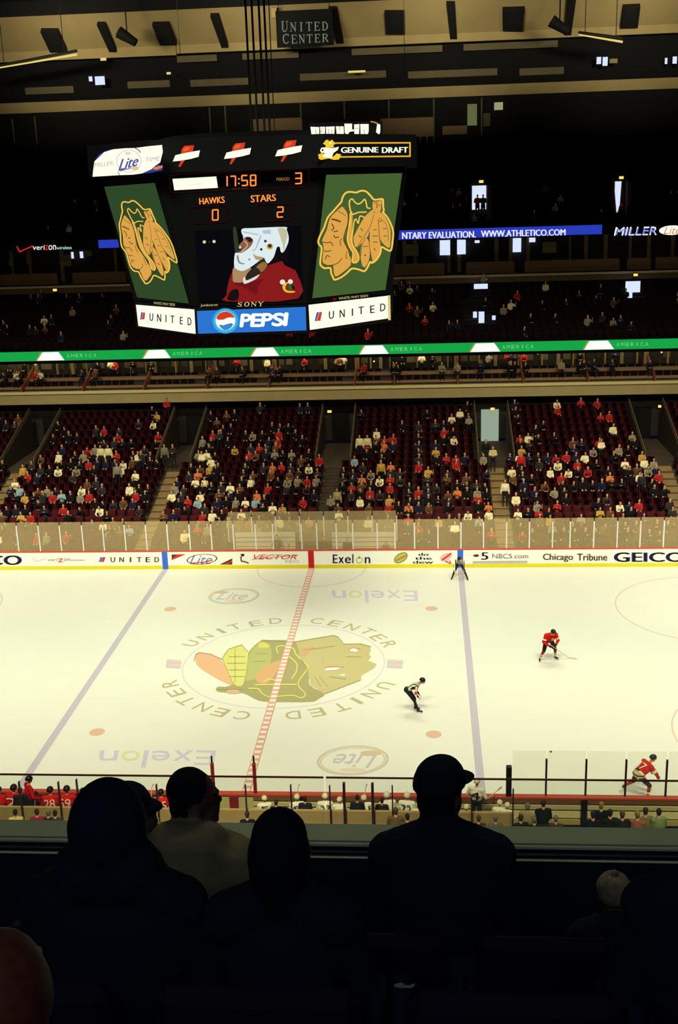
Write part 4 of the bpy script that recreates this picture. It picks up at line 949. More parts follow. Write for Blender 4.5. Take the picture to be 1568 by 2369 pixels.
# header adverts
for k in range(3):
    T = lambda p: zC([(x + 501.5 * k, y - 25 * k) for x, y in p])
    put(D(FH[1], .02).shape(T([(205, 190), (212, 150), (240, 116), (335, 110), (322, 165), (300, 185)])), 'header_emblem', sred)
    put(D(FH[1], .021).shape(T([(205, 262), (245, 256), (200, 322), (180, 322)])), 'header_emblem', sred)
    put(D(FH[1], .024).shape(T([(225, 175), (232, 140), (260, 128), (290, 125), (280, 160)])), 'header_emblem', glow('hot_orange', (240, 100, 40), 1))
    put(D(FH[1], .03).shape(T([(125, 270), (150, 208), (215, 192), (320, 172), (392, 160), (378, 224), (300, 245), (200, 262)])), 'header_emblem', white_s)
put(D(FH[0], .02).shape(z3b([(55, 545), (60, 490), (72, 405), (110, 370), (160, 322), (240, 296), (350, 286), (440, 284), (560, 268), (685, 256), (692, 320), (668, 415), (630, 440), (590, 475), (500, 515), (420, 526), (300, 530)])), 'header_sign', white_s)
put(D(FH[0], .018).shape(z3b([(500, 518), (600, 470), (650, 432), (688, 450), (690, 485), (600, 505)])), 'header_sign', glow('beer_blue', (50, 70, 160), .9)); put(D(FH[0], .03).shape(z3b([(600, 478), (615, 458), (690, 440), (690, 462), (640, 482)])), 'header_sign', glow('beer_orange', (230, 130, 70), 1))
put(D(FH[0], .018).shape(z3b([(72, 405), (110, 345), (170, 310), (240, 292), (160, 322), (110, 370)])), 'header_sign', MATS['beer_blue'])
put(D(FH[0], .03).oval(*z3b([(385, 402)])[0], 29, 26, 0, 32, .05), 'header_sign', glow('beer_ring', (222, 190, 200), .95))
d = D(FH[0], .03); d.line(z3b([(440, 284), (470, 300), (490, 325)]), 1.8); d.line(z3b([(285, 500), (300, 528)]), 1.5); put(d, 'header_sign', sdark)
d = D(FH[0], .034)
for o_ in (-3, 0, 3): d.text('Lite', z3b([(290 + o_, 492), (455 + o_, 445), (488 + o_, 345), (325 + o_, 385)]))
d.line(z3b([(300, 495), (350, 478), (400, 470)]), 2); put(d, 'sign_lettering', sblue)
put(D(FH[0], .034).oval(*z3b([(440, 467)])[0], 9, 4.5), 'header_sign', glow('beer_label', (240, 196, 160), 1)); put(D(FH[0], .034).oval(*z3b([(375, 333)])[0], 7, 4), 'header_sign', glow('beer_pink', (250, 215, 205), 1))
put(D(FH[0], .03).text('MILLER', z3b([(72, 460), (245, 438), (245, 402), (75, 420)])), 'sign_lettering', sgrey); put(D(FH[0], .03).text('TIME', z3b([(532, 412), (660, 396), (668, 358), (538, 374)])), 'sign_lettering', sgrey)
zG = Zc(700, 270, 5.6)
put(D(FH[2], .02).line(zG([(410, 342), (1390, 338), (1390, 512), (480, 522)]), 3.4), 'sign_border', glow('amber_line', (236, 178, 44), 1.05))
put(D(FH[2], .03).shape(zG([(262, 350), (300, 302), (330, 298), (345, 322), (380, 296), (425, 350), (395, 372), (412, 400), (290, 400), (300, 372)])), 'sign_eagle', syel)
put(D(FH[2], .03).shape(zG([(200, 488), (260, 470), (300, 520), (400, 515), (440, 475), (500, 490), (470, 555), (400, 560), (340, 540), (240, 560), (210, 545)])), 'sign_eagle', syel)
put(D(FH[2], .036).shape(zG([(225, 430), (245, 400), (290, 398), (400, 408), (468, 388), (455, 430), (400, 470), (370, 540), (300, 525), (255, 520), (285, 470), (235, 465)])), 'sign_eagle', white_s)
put(D(FH[2], .042).oval(*zG([(258, 432)])[0], 2.2, 2.6), 'sign_eagle', sdark); put(D(FH[2], .04).shape(zG([(345, 330), (370, 325), (372, 352), (350, 356)])), 'sign_eagle', white_s)
for w_, a, b in (('GENUINE', 500, 976), ('DRAFT', 1030, 1362)):
    d = D(FH[2], .03)
    for o_ in (-5, 5): d.text(w_, zG([(a + o_, 470), (b + o_, 464), (b + o_, 392), (a + o_, 396)]))
    put(d, 'sign_lettering', white_s)
# lit letter board standing on the scoreboard roof
TO = np.array([0, -4.2, 0]); TN = np.array([0, -1., 0])
P = [hit(x, y, TO, TN) for x, y in ((714, 284), (884, 280), (884, 316), (716, 318))]
attach(MB().prism(P, (0, .25, 0)).build('message_board', sbm), sb)
d = Decal(TO, TN, .02)
for q in ([(100, 130), (215, 135), (215, 235), (115, 240)], [(225, 130), (290, 130), (290, 235), (230, 235)], [(300, 130), (415, 125), (410, 225), (305, 235)], [(430, 125), (530, 125), (535, 230), (440, 230)], [(540, 90), (640, 90), (640, 190), (600, 200), (590, 250), (560, 245), (545, 200)], [(640, 165), (665, 165), (665, 190), (640, 190)], [(665, 100), (735, 95), (730, 235), (670, 230)], [(745, 95), (855, 95), (855, 190), (840, 235), (750, 235)], [(965, 90), (1005, 100), (1005, 200), (990, 235), (950, 200)]): d.shape(zG(q))
put(d, 'message_glyph', white_s)
d = Decal(TO, TN, .03)
for q in ([(165, 165), (180, 235)], [(222, 190), (258, 190)], [(335, 160), (340, 230)], [(372, 165), (378, 232)], [(480, 125), (484, 180)], [(690, 150), (720, 148)], [(795, 160), (800, 235)], [(240, 160), (260, 160)]): d.line(zG(q), 1.1)
put(d, 'message_glyph', glow('glyph_gap', (120, 120, 110), .8)); put(Decal(TO, TN, .02).line(zG([(880, 62), (930, 72), (970, 90)]), 3), 'message_glyph', glow('glyph_amber', (200, 150, 60), .9))
# edge lamp strip, hoist cables
attach(MB().box(5.06, 5.16, -2.2, -2.1, 15.5, 16.45).build('edge_trim', mat('edge_pale', (170, 160, 120))), sb)
cbm = mat('cable_dark', (20, 20, 22), .6)
hc = empty('hoist_cables', (SX, 0, 22.4), 0, 'dark vertical hoist cables holding the scoreboard from the ceiling', 'cables')
for px in (579, 593, 609, 621, 632):
    A = onY(px, 240, 0); MB().tube((A[0] - SX, 0, .1), (A[0] - SX, 0, 14.45), .045 if px != 632 else .02, n=6).build('cable', cbm, hc)
for px, lab in ((410, 'left of the hoist cables'), (934, 'right of the arena name sign')):
    A = onY(px, 20, 40); t = empty('ceiling_cable', (A[0], 40, A[2] + 2), 0, 'single thin dark cable hanging ' + lab, 'cable'); MB().tube((0, 0, 0), (0, 0, -5 if px < 500 else -6.5), .02, n=5).build('cable_strand', cbm, t)
# ================================================================== PEOPLE
def cap_mesh(mb, a, b, ra, rb, n=10):
    a = Vector(a); b = Vector(b); d = b - a
    if d.length < 1e-5: d = Vector((0, 0, 1e-3)); b = a + d
    L = d.length; d = d.normalized(); u = d.orthogonal().normalized(); w = d.cross(u); vs = [a - d * ra]; k = 3
    for i in range(1, k + 1):
        t = PI / 2 * i / k
        for j in range(n): q = 2 * PI * j / n; vs.append(a - d * ra * math.cos(t) + (u * math.cos(q) + w * math.sin(q)) * ra * math.sin(t))
    for i in range(k, 0, -1):
        t = PI / 2 * i / k
        for j in range(n): q = 2 * PI * j / n; vs.append(b + d * rb * math.cos(t) + (u * math.cos(q) + w * math.sin(q)) * rb * math.sin(t))
    vs.append(b + d * rb); m = 2 * k; fs = [(0, 1 + (j + 1) % n, 1 + j) for j in range(n)]
    for i in range(m - 1): fs += [(1 + i * n + j, 1 + i * n + (j + 1) % n, 1 + (i + 1) * n + (j + 1) % n, 1 + (i + 1) * n + j) for j in range(n)]
    e = len(vs) - 1; fs += [(e, 1 + (m - 1) * n + j, 1 + (m - 1) * n + (j + 1) % n) for j in range(n)]
    mb.add(vs, fs)
class Blob:
    def __init__(s): s.p = []
    def cap(s, a, b, ra, rb=None, m=0): s.p.append(('c', np.array(a, float), np.array(b, float), ra, ra if rb is None else rb, m)); return s
    def ell(s, c, r, m=0, R=None): s.p.append(('e', np.array(c, float), np.array(r, float), R or Matrix.Identity(3), None, m)); return s
    def mesh(s, name, mats, voxel, smooth=2, zfloor=None):
        mb = MB()
        for q in s.p:
            if q[0] == 'c': cap_mesh(mb, q[1], q[2], q[3], q[4])
            else: mb.ell(tuple(q[1]), tuple(q[2]), q[3], 14, 9)
        o = mb.build('tmp', [])
        r = o.modifiers.new('r', 'REMESH'); r.mode = 'VOXEL'; r.voxel_size = voxel; r.use_smooth_shade = True
        if smooth: k = o.modifiers.new('s', 'SMOOTH'); k.factor = .5; k.iterations = smooth
        dg = bpy.context.evaluated_depsgraph_get(); me = bpy.data.meshes.new_from_object(o.evaluated_get(dg))
        old = o.data; bpy.data.objects.remove(o); bpy.data.meshes.remove(old)
        me.name = name; me.materials.clear()
        for m in mats: me.materials.append(m)
        n = len(me.polygons); C = np.empty(n * 3); me.polygons.foreach_get('center', C); C = C.reshape(-1, 3)
        best = np.full(n, 1e9); idx = np.zeros(n, int)
        for q in s.p:
            if q[0] == 'c':
                a, b = q[1], q[2]; ab = b - a; L2 = max(ab @ ab, 1e-9); t = np.clip(((C - a) @ ab) / L2, 0, 1)
                dd = np.linalg.norm(C - (a + t[:, None] * ab), axis=1) - (q[3] + (q[4] - q[3]) * t)
            else:
                R = np.array(q[3]); l = (C - q[1]) @ R; dd = (np.linalg.norm(l / q[2], axis=1) - 1) * q[2].min()
            w = dd < best; best[w] = dd[w]; idx[w] = q[5]
        me.polygons.foreach_set('material_index', idx.astype(np.int32)); me.polygons.foreach_set('use_smooth', np.ones(n, bool)); me.update()
        return me
def v3(*a): return np.array(a, float)
def rotz(a): return Matrix.Rotation(a, 3, 'Z')
def hand(b, wr, d, side, m, fine, curl=.3):
    """palm, four unequal bent fingers and a thumb that leaves the side of the palm"""
    d = Vector(d).normalized(); s = Vector(side) - d * d.dot(Vector(side)); s = s.normalized() if s.length > .01 else d.orthogonal().normalized(); n = d.cross(s); wr = Vector(wr)
    if not fine: b.cap(wr, wr + d * .09, .036, .03, m); return
    b.ell(wr + d * .05, (.028, .028, .028), m); b.cap(wr + d * .02 - s * .02, wr + d * .085 - s * .027, .018, .014, m); b.cap(wr + d * .02 + s * .02, wr + d * .085 + s * .027, .018, .014, m); b.cap(wr, wr + d * .09, .024, .016, m)
    for k, L in enumerate((.068, .078, .074, .058)):
        o = (k - 1.5) * .019; p0 = wr + d * .09 + s * o; p1 = p0 + (d + n * curl + s * o * 2).normalized() * L * .55; p2 = p1 + (d * .6 + n * curl * 2.4).normalized() * L * .5
        b.cap(p0, p1, .0095, .009, m); b.cap(p1, p2, .009, .0075, m)
    p0 = wr + d * .03 - s * .03; p1 = p0 + (d * .6 - s * .9 + n * .3).normalized() * .04; p2 = p1 + (d - s * .2 + n * .4).normalized() * .03
    b.cap(p0, p1, .013, .0105, m); b.cap(p1, p2, .0105, .009, m)
SKIN, HAIR, TOP, PANT, SHOE, X5, X6, X7 = range(8)
def head(b, c, yaw=0, pitch=0, s=1.0, fine=False, hair=True):
    R = Matrix.Rotation(yaw, 3, 'Z') @ Matrix.Rotation(pitch, 3, 'X'); c = Vector(c)
    P = lambda x, y, z: c + R @ Vector((x * s, y * s, z * s))
    b.ell(P(0, .004, .02), (.074 * s, .086 * s, .09 * s), SKIN, R); b.ell(P(0, -.026, -.055), (.055 * s, .06 * s, .062 * s), SKIN, R)
    b.cap(P(0, -.076, .0), P(0, -.094, -.025), .011 * s, .014 * s, SKIN); b.ell(P(0, -.07, -.098), (.024 * s, .02 * s, .018 * s), SKIN, R)
    if fine:
        for q in (-1, 1):
            b.ell(P(q * .077, .01, -.008), (.012 * s, .02 * s, .032 * s), SKIN, R); b.ell(P(q * .03, -.076, .003), (.014 * s, .012 * s, .008 * s), X7, R); b.ell(P(q * .03, -.078, .026), (.022 * s, .012 * s, .007 * s), HAIR, R)
        b.ell(P(0, -.086, -.062), (.026 * s, .01 * s, .008 * s), X7, R)
    if hair:
        b.ell(P(0, .018, .04), (.08 * s, .083 * s, .084 * s), HAIR, R); b.ell(P(0, .034, -.02), (.072 * s, .06 * s, .07 * s), HAIR, R)
def body(J, w=1.0, fine=False, glove=SKIN, forearm=TOP, shin=PANT, hem=None, hair=True, headp=(0, 0)):
    """one continuous figure facing -Y from its joints; w widens the clothing"""
    b = Blob(); pel, ch, nk, hd = (v3(*J[k]) for k in ('pel', 'ch', 'nk', 'hd'))
    b.ell(pel, (.165 * w, .125 * w, .12), hem if hem is not None else PANT)
    mid = (pel + ch) / 2
    ax = Vector(ch - pel).normalized(); R = Vector((0, 0, 1)).rotation_difference(ax).to_matrix()
    b.ell(pel * .3 + ch * .7, (.175 * w, .115 * w, .2), TOP, R); b.ell(mid, (.16 * w, .11 * w, .2), TOP, R)
    if hem is not None: b.ell(pel * .85 + ch * .15, (.18 * w, .14 * w, .09), hem, R)
    shl, shr = v3(*J['sl']), v3(*J['sr'])
    b.cap(shl, shr, .068 * w, m=TOP); b.cap(nk, hd + (nk - hd) * .35, .052, .05, SKIN)
    head(b, hd, headp[0], headp[1], 1, fine, hair)
    for s, k in ((1, 'l'), (-1, 'r')):
        sh, el, wr, hp, kn, an, to = (v3(*J[q + k]) for q in ('s', 'e', 'w', 'h', 'k', 'a', 't'))
        b.cap(sh, el, .06 * w, .047 * w, TOP); b.cap(el, wr, .045 * w, .032 * w, forearm)
        d = wr - el; d = d / np.linalg.norm(d)
        if glove != SKIN: b.ell(wr + d * .05, (.06, .07, .06), glove); hand(b, wr + d * .05, d, (s, 0, 0), glove, fine)
        else: hand(b, wr, d, (-s, 0, 0) if False else (1, 0, 0), SKIN, fine)
        b.cap(hp, kn, .088 * (w * .5 + .5), .062 * (w * .5 + .5), PANT); b.cap(kn, an, .058 * (w * .5 + .5), .042, shin); b.cap(an, an + v3(0, .02, -.04), .044, .045, SHOE); b.cap(an + v3(0, .02, -.05), to, .043, .034, SHOE)
    return b
SIT = dict(pel=(0, .03, .53), ch=(0, .0, .93), nk=(0, -.01, 1.02), hd=(0, -.03, 1.2), sl=(.17, 0, .97), sr=(-.17, 0, .97), el=(.23, -.05, .7), er=(-.23, -.05, .7), wl=(.12, -.27, .64), wr=(-.12, -.27, .64),
           hl=(.09, -.02, .52), hr=(-.09, -.02, .52), kl=(.12, -.42, .52), kr=(-.12, -.42, .52), al=(.12, -.42, .12), ar=(-.12, -.42, .12), tl=(.13, -.57, .05), tr=(-.13, -.57, .05))
STAND = dict(pel=(0, .0, .95), ch=(0, .0, 1.33), nk=(0, -.01, 1.45), hd=(0, -.03, 1.63), sl=(.18, 0, 1.4), sr=(-.18, 0, 1.4), el=(.24, .02, 1.12), er=(-.24, .02, 1.12), wl=(.25, -.06, .88), wr=(-.25, -.06, .88),
             hl=(.09, 0, .92), hr=(-.09, 0, .92), kl=(.11, -.02, .5), kr=(-.11, -.02, .5), al=(.12, .02, .11), ar=(-.12, .02, .11), tl=(.14, -.14, .05), tr=(-.14, -.14, .05))
skin = mat('skin', (216, 160, 120), .6); hairr = hairmat('hair'); cloth = objcol('cloth_top'); darkpant = mat('dark_trousers', (30, 30, 38), .9); shoe = mat('shoe_black', (18, 17, 18), .6); eye = mat('eye_dark', (40, 24, 20), .4)
CM = [skin, hairr, cloth, darkpant, shoe]
sit_v = [dict(SIT), dict(SIT, wl=(.06, -.3, .9), wr=(-.06, -.3, .9), el=(.24, -.12, .74), er=(-.24, -.12, .74)), dict(SIT, ch=(0, -.16, .88), nk=(0, -.2, .96), hd=(0, -.27, 1.12), sl=(.17, -.16, .92), sr=(-.17, -.16, .92), el=(.22, -.32, .68), er=(-.22, -.32, .68), wl=(.08, -.46, .64), wr=(-.08, -.46, .64)),
         dict(SIT, wl=(.28, -.25, 1.05), el=(.3, -.12, .8)), dict(SIT, hd=(.03, -.03, 1.2), er=(-.27, -.1, .76), wr=(-.1, -.3, .74))]
hp_v = [(0, 0), (0, .1), (0, .15), (.5, 0), (-.6, 0)]
sit_me = [body(J, 1.12, hair=True, headp=h).mesh('seated_figure_%d' % i, CM, .036, 1) for i, (J, h) in enumerate(zip(sit_v, hp_v))]
std_v = [STAND, dict(STAND, wl=(.05, -.26, 1.15), wr=(-.05, -.26, 1.15), el=(.25, -.06, 1.14), er=(-.25, -.06, 1.14))]
std_me = [body(J, 1.12, hair=True).mesh('standing_figure_%d' % i, CM, .038, 1) for i, J in enumerate(std_v)]
# ------------------------------------------------------------------ seats and crowd of the far stand
COLS = [('black', (20, 20, 24), .34), ('navy blue', (28, 34, 58), .13), ('charcoal', (48, 46, 48), .12), ('red', (168, 38, 40), .10), ('cream', (240, 228, 184), .12), ('mustard', (190, 152, 70), .035), ('grey', (140, 132, 112), .07), ('brown', (98, 68, 44), .07), ('pale blue', (140, 168, 180), .02), ('orange', (214, 116, 62), .015)]
def pick(r):
    u = r.random() * sum(c[2] for c in COLS)
    for c in COLS:
        u -= c[2]
        if u <= 0: return c
    return COLS[0]
R2 = random.Random(23)
seats = []; people = []
sections = [(XW0, AIS[0] - .55), (AIS[0] + .55, AIS[1] - .55), (AIS[1] + .55, AIS[2] - .55), (AIS[2] + .55, AIS[3] - .55), (AIS[3] + .55, AIS[4] - .55), (AIS[4] + .55, XW1)]
for i in range(NR):
    y, z = row(i)
    for k, (a, b) in enumerate(sections):
        if i >= 12: a, b = a + (.8 if k else 0), b - (.8 if k < 5 else 0)
        n = int((b - a) / .56)
        for q in range(n):
            x = a + (b - a) * (q + .5) / n
            if i == 0 and BOX0 - .3 < x < BOX1 + .3: continue
            if x < -25 or x > 26: continue
            dens = (.42, .45, .5, .58, .62, .66, .66, .64, .6, .55, .52, .5, .45, .42, .38, .34, .3, .26, .24, .2)[i]
            clus = .5 + .5 * math.sin(x * 1.1 + i * .9) * math.sin(x * .43 - i * 1.3 + 2)
            occ = R2.random() < dens * (.55 + .75 * clus)
            seats.append((i, k, x, y, z, occ))
            if occ: people.append((i, k, x, y, z))
# one seat, copied
mb = MB(); mb.bbox(-.24, .24, .22, .29, .34, .86, .02); mb.bbox(-.215, .215, -.12, .2, .4, .46, .015); mb.box(-.25, -.23, .0, .24, .3, .62); mb.box(.23, .25, .0, .24, .3, .62); mb.box(-.03, .03, .16, .24, 0, .42)
seat_down = mb
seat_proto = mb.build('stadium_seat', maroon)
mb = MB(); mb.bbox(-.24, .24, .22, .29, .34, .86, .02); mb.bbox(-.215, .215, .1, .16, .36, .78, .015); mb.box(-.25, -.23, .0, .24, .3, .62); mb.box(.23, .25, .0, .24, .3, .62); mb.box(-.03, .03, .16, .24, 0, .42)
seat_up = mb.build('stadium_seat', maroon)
vis = sorted([s for s in seats if -19 < s[2] < 22], key=lambda s: s[0])
indiv = vis[:288]; ids = set(id(s) for s in indiv)
for j, s in enumerate(indiv):
    src = seat_proto if s[5] else seat_up
    o = src.copy(); COL.objects.link(o)
    o.location = (s[2], s[3] + .3, s[4])
    if s[5]: tag(o, 'dark red seat with a spectator on it in the lowest far rows', 'seat', 'taken seats in the lowest rows')
    else: tag(o, 'empty dark red folding seat in the lowest rows of the far stand', 'seat', 'empty seats in the lowest rows')
mu = MB(); mu.v = [tuple(v.co) for v in seat_up.data.vertices]; mu.f = [tuple(p.vertices) for p in seat_up.data.polygons]
def replicate(items, name, mats, label, cat):
    """merge many placed copies into one uncountable mass; items = (mesh arrays, x, y, z)"""
    V = []; Fl = []; off = 0; L = []; colr = []
    me = bpy.data.meshes.new(name)
    for (vs, lt, ls, fm), x, y, z, cl in items:
        V.append(vs + np.array([x, y, z])); Fl.append(lt + off); L.append(ls); off += len(vs)
        if cl is not None: colr.append(np.repeat(np.array(cl)[fm], ls, axis=0))
    V = np.concatenate(V); Fl = np.concatenate(Fl); L = np.concatenate(L)
    me.vertices.add(len(V)); me.vertices.foreach_set('co', V.ravel()); me.loops.add(len(Fl)); me.loops.foreach_set('vertex_index', Fl.astype(np.int32))
    me.polygons.add(len(L)); st = np.concatenate([[0], np.cumsum(L)[:-1]]); me.polygons.foreach_set('loop_start', st.astype(np.int32)); me.polygons.foreach_set('loop_total', L.astype(np.int32))
    me.update(calc_edges=True)
    if colr:
        at = me.color_attributes.new('cloth', 'FLOAT_COLOR', 'CORNER'); at.data.foreach_set('color', np.concatenate(colr).astype(np.float32).ravel()); me.polygons.foreach_set('use_smooth', np.ones(len(L), bool))
    for m in mats: me.materials.append(m)
    o = bpy.data.objects.new(name, me); COL.objects.link(o); tag(o, label, cat, kind='stuff'); return o
def arrays(me):
    v = np.empty(len(me.vertices) * 3); me.vertices.foreach_get('co', v); l = np.empty(len(me.loops), int); me.loops.foreach_get('vertex_index', l)
    t = np.empty(len(me.polygons), int); me.polygons.foreach_get('loop_total', t); m = np.empty(len(me.polygons), int); me.polygons.foreach_get('material_index', m)
    return v.reshape(-1, 3), l, t, m
sa = arrays(seat_proto.data); sua = arrays(seat_up.data)
replicate([((sa if s[5] else sua), s[2], s[3] + .3, s[4], None) for s in seats if id(s) not in ids], 'stadium_seats', [maroon], 'rows of dark red seats higher up the far lower stand', 'seats')
bpy.data.objects.remove(seat_proto); bpy.data.objects.remove(seat_up)
ORD = 'first second third fourth fifth sixth seventh eighth ninth tenth eleventh twelfth thirteenth fourteenth fifteenth sixteenth seventeenth eighteenth nineteenth twentieth'.split()
SECN = ['outermost left block', 'left block', 'centre left block', 'centre right block', 'right block', 'outermost right block']
pv = sorted([p for p in people if -19 < p[2] < 22], key=lambda p: (p[0], p[1], p[2]))
NIND = 222; pin = pv[:NIND]; pids = set(id(p) for p in pin); cnt = {}
POSE = ['sitting', 'clapping', 'leaning forward', 'raising a hand', 'looking aside']
for p in pin:
    i, k, x, y, z = p; c = pick(R2); v = R2.choice((0, 0, 1, 2, 3, 4)); cnt[(i, k)] = cnt.get((i, k), 0) + 1
    o = bpy.data.objects.new('spectator', sit_me[v]); COL.objects.link(o); o.location = (x, y + .3, z); s = R2.uniform(.92, 1.06); o.scale = (s, s, s); o.rotation_euler.z = R2.uniform(-.35, .35)
    o.color = (*lin(c[1]), 1)
    tag(o, 'spectator in %s %s, %s row behind glass, %s from left, %s' % (c[0].split()[-1] if c[0] != 'navy blue' else 'navy', POSE[v], ORD[i], ORD[cnt[(i, k)] - 1], SECN[k]), 'spectator', 'seated spectators in the lowest rows of the far stand')
SA = [arrays(m) for m in sit_me]; TA = [arrays(m) for m in std_me]
HC = [(22, 16, 14), (52, 34, 22), (90, 62, 34), (150, 140, 126), (150, 110, 60)]
def crowd_item(x, y, z, rng, stand=False, dim=1.0):
    c = pick(rng); cl = [lin((216, 160, 120)), lin(rng.choice(HC[:3] + HC)), lin(c[1]), lin((30, 30, 38)), lin((18, 17, 18))]
    A = (TA if stand else SA)[rng.randrange(2 if stand else 5)]; a = rng.uniform(-.4, .4); s = rng.uniform(.92, 1.06)
    Rm = np.array([[math.cos(a), math.sin(a), 0], [-math.sin(a), math.cos(a), 0], [0, 0, 1]])
    return ((A[0] @ Rm * s, A[1], A[2], A[3]), x, y, z, [(*q, 1) for q in cl])
am = attrmat('crowd_cloth')
rest = [crowd_item(p[2], p[3] + .3, p[4], R2, R2.random() < .05) for p in people if id(p) not in pids]
replicate(rest, 'crowd', [am], 'crowd of seated spectators filling the higher rows of the far lower stand', 'crowd')
mid = []
for i in range(13):
    y, z = row2(i)
    for q in range(110):
        x = -30 + q * .57
        if R2.random() < .15 * (.5 + math.sin(x * .8 + i) * math.sin(x * .31 - i * .7)): mid.append(crowd_item(x, y + .55, z, R2))
for i in range(6):
    y, z = row3(i)
    for q in range(110):
        if R2.random() < .05: mid.append(crowd_item(-30 + q * .57, y + .55, z, R2))
for x, yy, zz in [(R2.uniform(-24, 25), 32.55, 7.3 + 0) for _ in range(30)] + [(R2.uniform(-24, 25), 33.85, 7.72) for _ in range(26)]:
    mid.append(crowd_item(x, yy, zz - .05, R2))
replicate(mid, 'crowd', [am], 'scattered spectators in the dim club and middle stands above', 'crowd')
# people on their feet in the far stand
def standing(px, pyfoot, i, colr, cname, lab, v=0, rz=0, dz=0):
    y, z = row(i); A = onY(px, pyfoot, y + .3)
    o = bpy.data.objects.new('spectator', std_me[v]); COL.objects.link(o); o.location = (A[0], y + .3, z + dz); o.rotation_euler.z = rz; o.color = (*lin(colr), 1)
    tag(o, lab, 'spectator')
standing(1168, 1140, 6, (236, 226, 190), 'white', 'person in cream standing on the right stairway steps')
standing(1052, 1265, 0, (236, 230, 200), 'white', 'person in white top standing just behind the far glass near the right blue line', 1)
standing(1124, 1010, 12, (26, 28, 30), 'black', 'dark figure standing in the bright lower doorway', 0, 0, .0)
standing(402, 1070, 12, (40, 40, 40), 'dark', 'dark-clothed person standing at the top of the left stairway', 1)
standing(383, 1075, 12, (120, 116, 90), 'olive', 'olive-jacketed person standing at the top of the left stairway', 0)
standing(232, 1035, 12, (222, 214, 160), 'cream', 'cream-topped person standing high left of the left stairway, left of a pair', 0)
standing(250, 1038, 12, (232, 222, 170), 'cream', 'cream-topped person standing high left of the left stairway, right of a pair', 0)
standing(318, 1050, 11, (228, 220, 190), 'white', 'white-shirted person standing beside the left exit with arms forward', 1, .8)
standing(780, 1155, 5, (176, 158, 110), 'tan', 'tan-coated person standing near the middle stairs', 0)
standing(765, 1165, 4, (130, 122, 100), 'grey', 'grey-coated person standing near the middle stairs', 1)
standing(832, 1030, 13, (232, 224, 170), 'cream', 'cream-shirted person standing right of the middle exit, left of a pair', 0)
standing(850, 1032, 13, (224, 214, 160), 'cream', 'cream-shirted person standing right of the middle exit, right of a pair', 0)
standing(1140, 1035, 11, (200, 186, 130), 'tan', 'tan-topped person standing below the bright lower doorway', 1)
standing(1205, 1075, 10, (196, 40, 40), 'red', 'red-shirted person standing right of the right stairway', 0)
for px, lab, cc in ((1104, 'red-capped figure standing in the bright upper doorway', (150, 40, 36)), (1117, 'dark figure standing in the bright upper doorway', (24, 24, 26))):
    A = onY(px, 500, YVV[0] - .1); o = bpy.data.objects.new('spectator', std_me[1]); COL.objects.link(o); o.location = (A[0], YVV[0] - .1, A[2] - .1); o.color = (*lin(cc), 1); tag(o, lab, 'spectator')
# ================================================================== PEOPLE ON THE ICE
def bands(name, stops, axis='Z', scale=1.0, off=0.0, rough=.8):
    """cloth with woven bands of colour across one axis"""
    m = bpy.data.materials.new(name); m.use_nodes = True; nt = m.node_tree; b = nt.nodes['Principled BSDF']
    tc = nt.nodes.new('ShaderNodeTexCoord'); sp = nt.nodes.new('ShaderNodeSeparateXYZ'); ma = nt.nodes.new('ShaderNodeMath'); ma.operation = 'MULTIPLY_ADD'; fr = nt.nodes.new('ShaderNodeMath'); fr.operation = 'FRACT'
    ma.inputs[1].default_value = scale; ma.inputs[2].default_value = off; rp = nt.nodes.new('ShaderNodeValToRGB'); rp.color_ramp.interpolation = 'CONSTANT'
    e = rp.color_ramp.elements; e[0].position = 0; e[0].color = (*lin(stops[0][1]), 1); e[1].position = stops[1][0]; e[1].color = (*lin(stops[1][1]), 1)
    for p, c in stops[2:]: q = e.new(p); q.color = (*lin(c), 1)
    nt.links.new(tc.outputs['Object'], sp.inputs[0]); nt.links.new(sp.outputs[axis], ma.inputs[0]); nt.links.new(ma.outputs[0], fr.inputs[0]); nt.links.new(fr.outputs[0], rp.inputs['Fac']); nt.links.new(rp.outputs['Color'], b.inputs['Base Color'])
    b.inputs['Roughness'].default_value = rough; b.inputs['Specular IOR Level'].default_value = .1; MATS[name] = m; return m
stripes = bands('official_stripes', [(0, (20, 20, 22)), (.5, (232, 228, 205))], 'X', 9)
sock_red = bands('sock_red', [(0, (200, 30, 28)), (.3, (236, 230, 210)), (.5, (190, 28, 28)), (.6, (236, 230, 210)), (.72, (120, 24, 28)), (.85, (200, 30, 28))], 'Z', 2.0, .05)
hem_red = bands('hem_bands', [(0, (236, 226, 190)), (.4, (60, 24, 24)), (.6, (170, 130, 90)), (.8, (236, 226, 190))], 'Z', 5.5)
jred = mat('jersey_red', (206, 26, 22), .8, .05, 6, .1); jwhite = mat('jersey_white', (238, 234, 212), .8, .03, 6, .1); pants_b = mat('hockey_pants', (22, 20, 24), .8); glove_d = mat('glove_dark', (40, 20, 24), .7); skate = mat('skate_black', (24, 22, 24), .4); steel = mat('skate_steel', (190, 190, 190), .3, metal=.8)
helm_d = mat('helmet_dark', (30, 20, 18), .3); helm_w = mat('helmet_cream', (226, 218, 184), .35); numw = mat('number_white', (240, 234, 214), .7); sockw = mat('sock_white', (230, 226, 206), .8)
armred = mat('arm_band_orange', (230, 60, 26), .7); wood = mat('stick_pale', (206, 198, 170), .6); blade_t = mat('blade_tape', (214, 200, 170), .7)
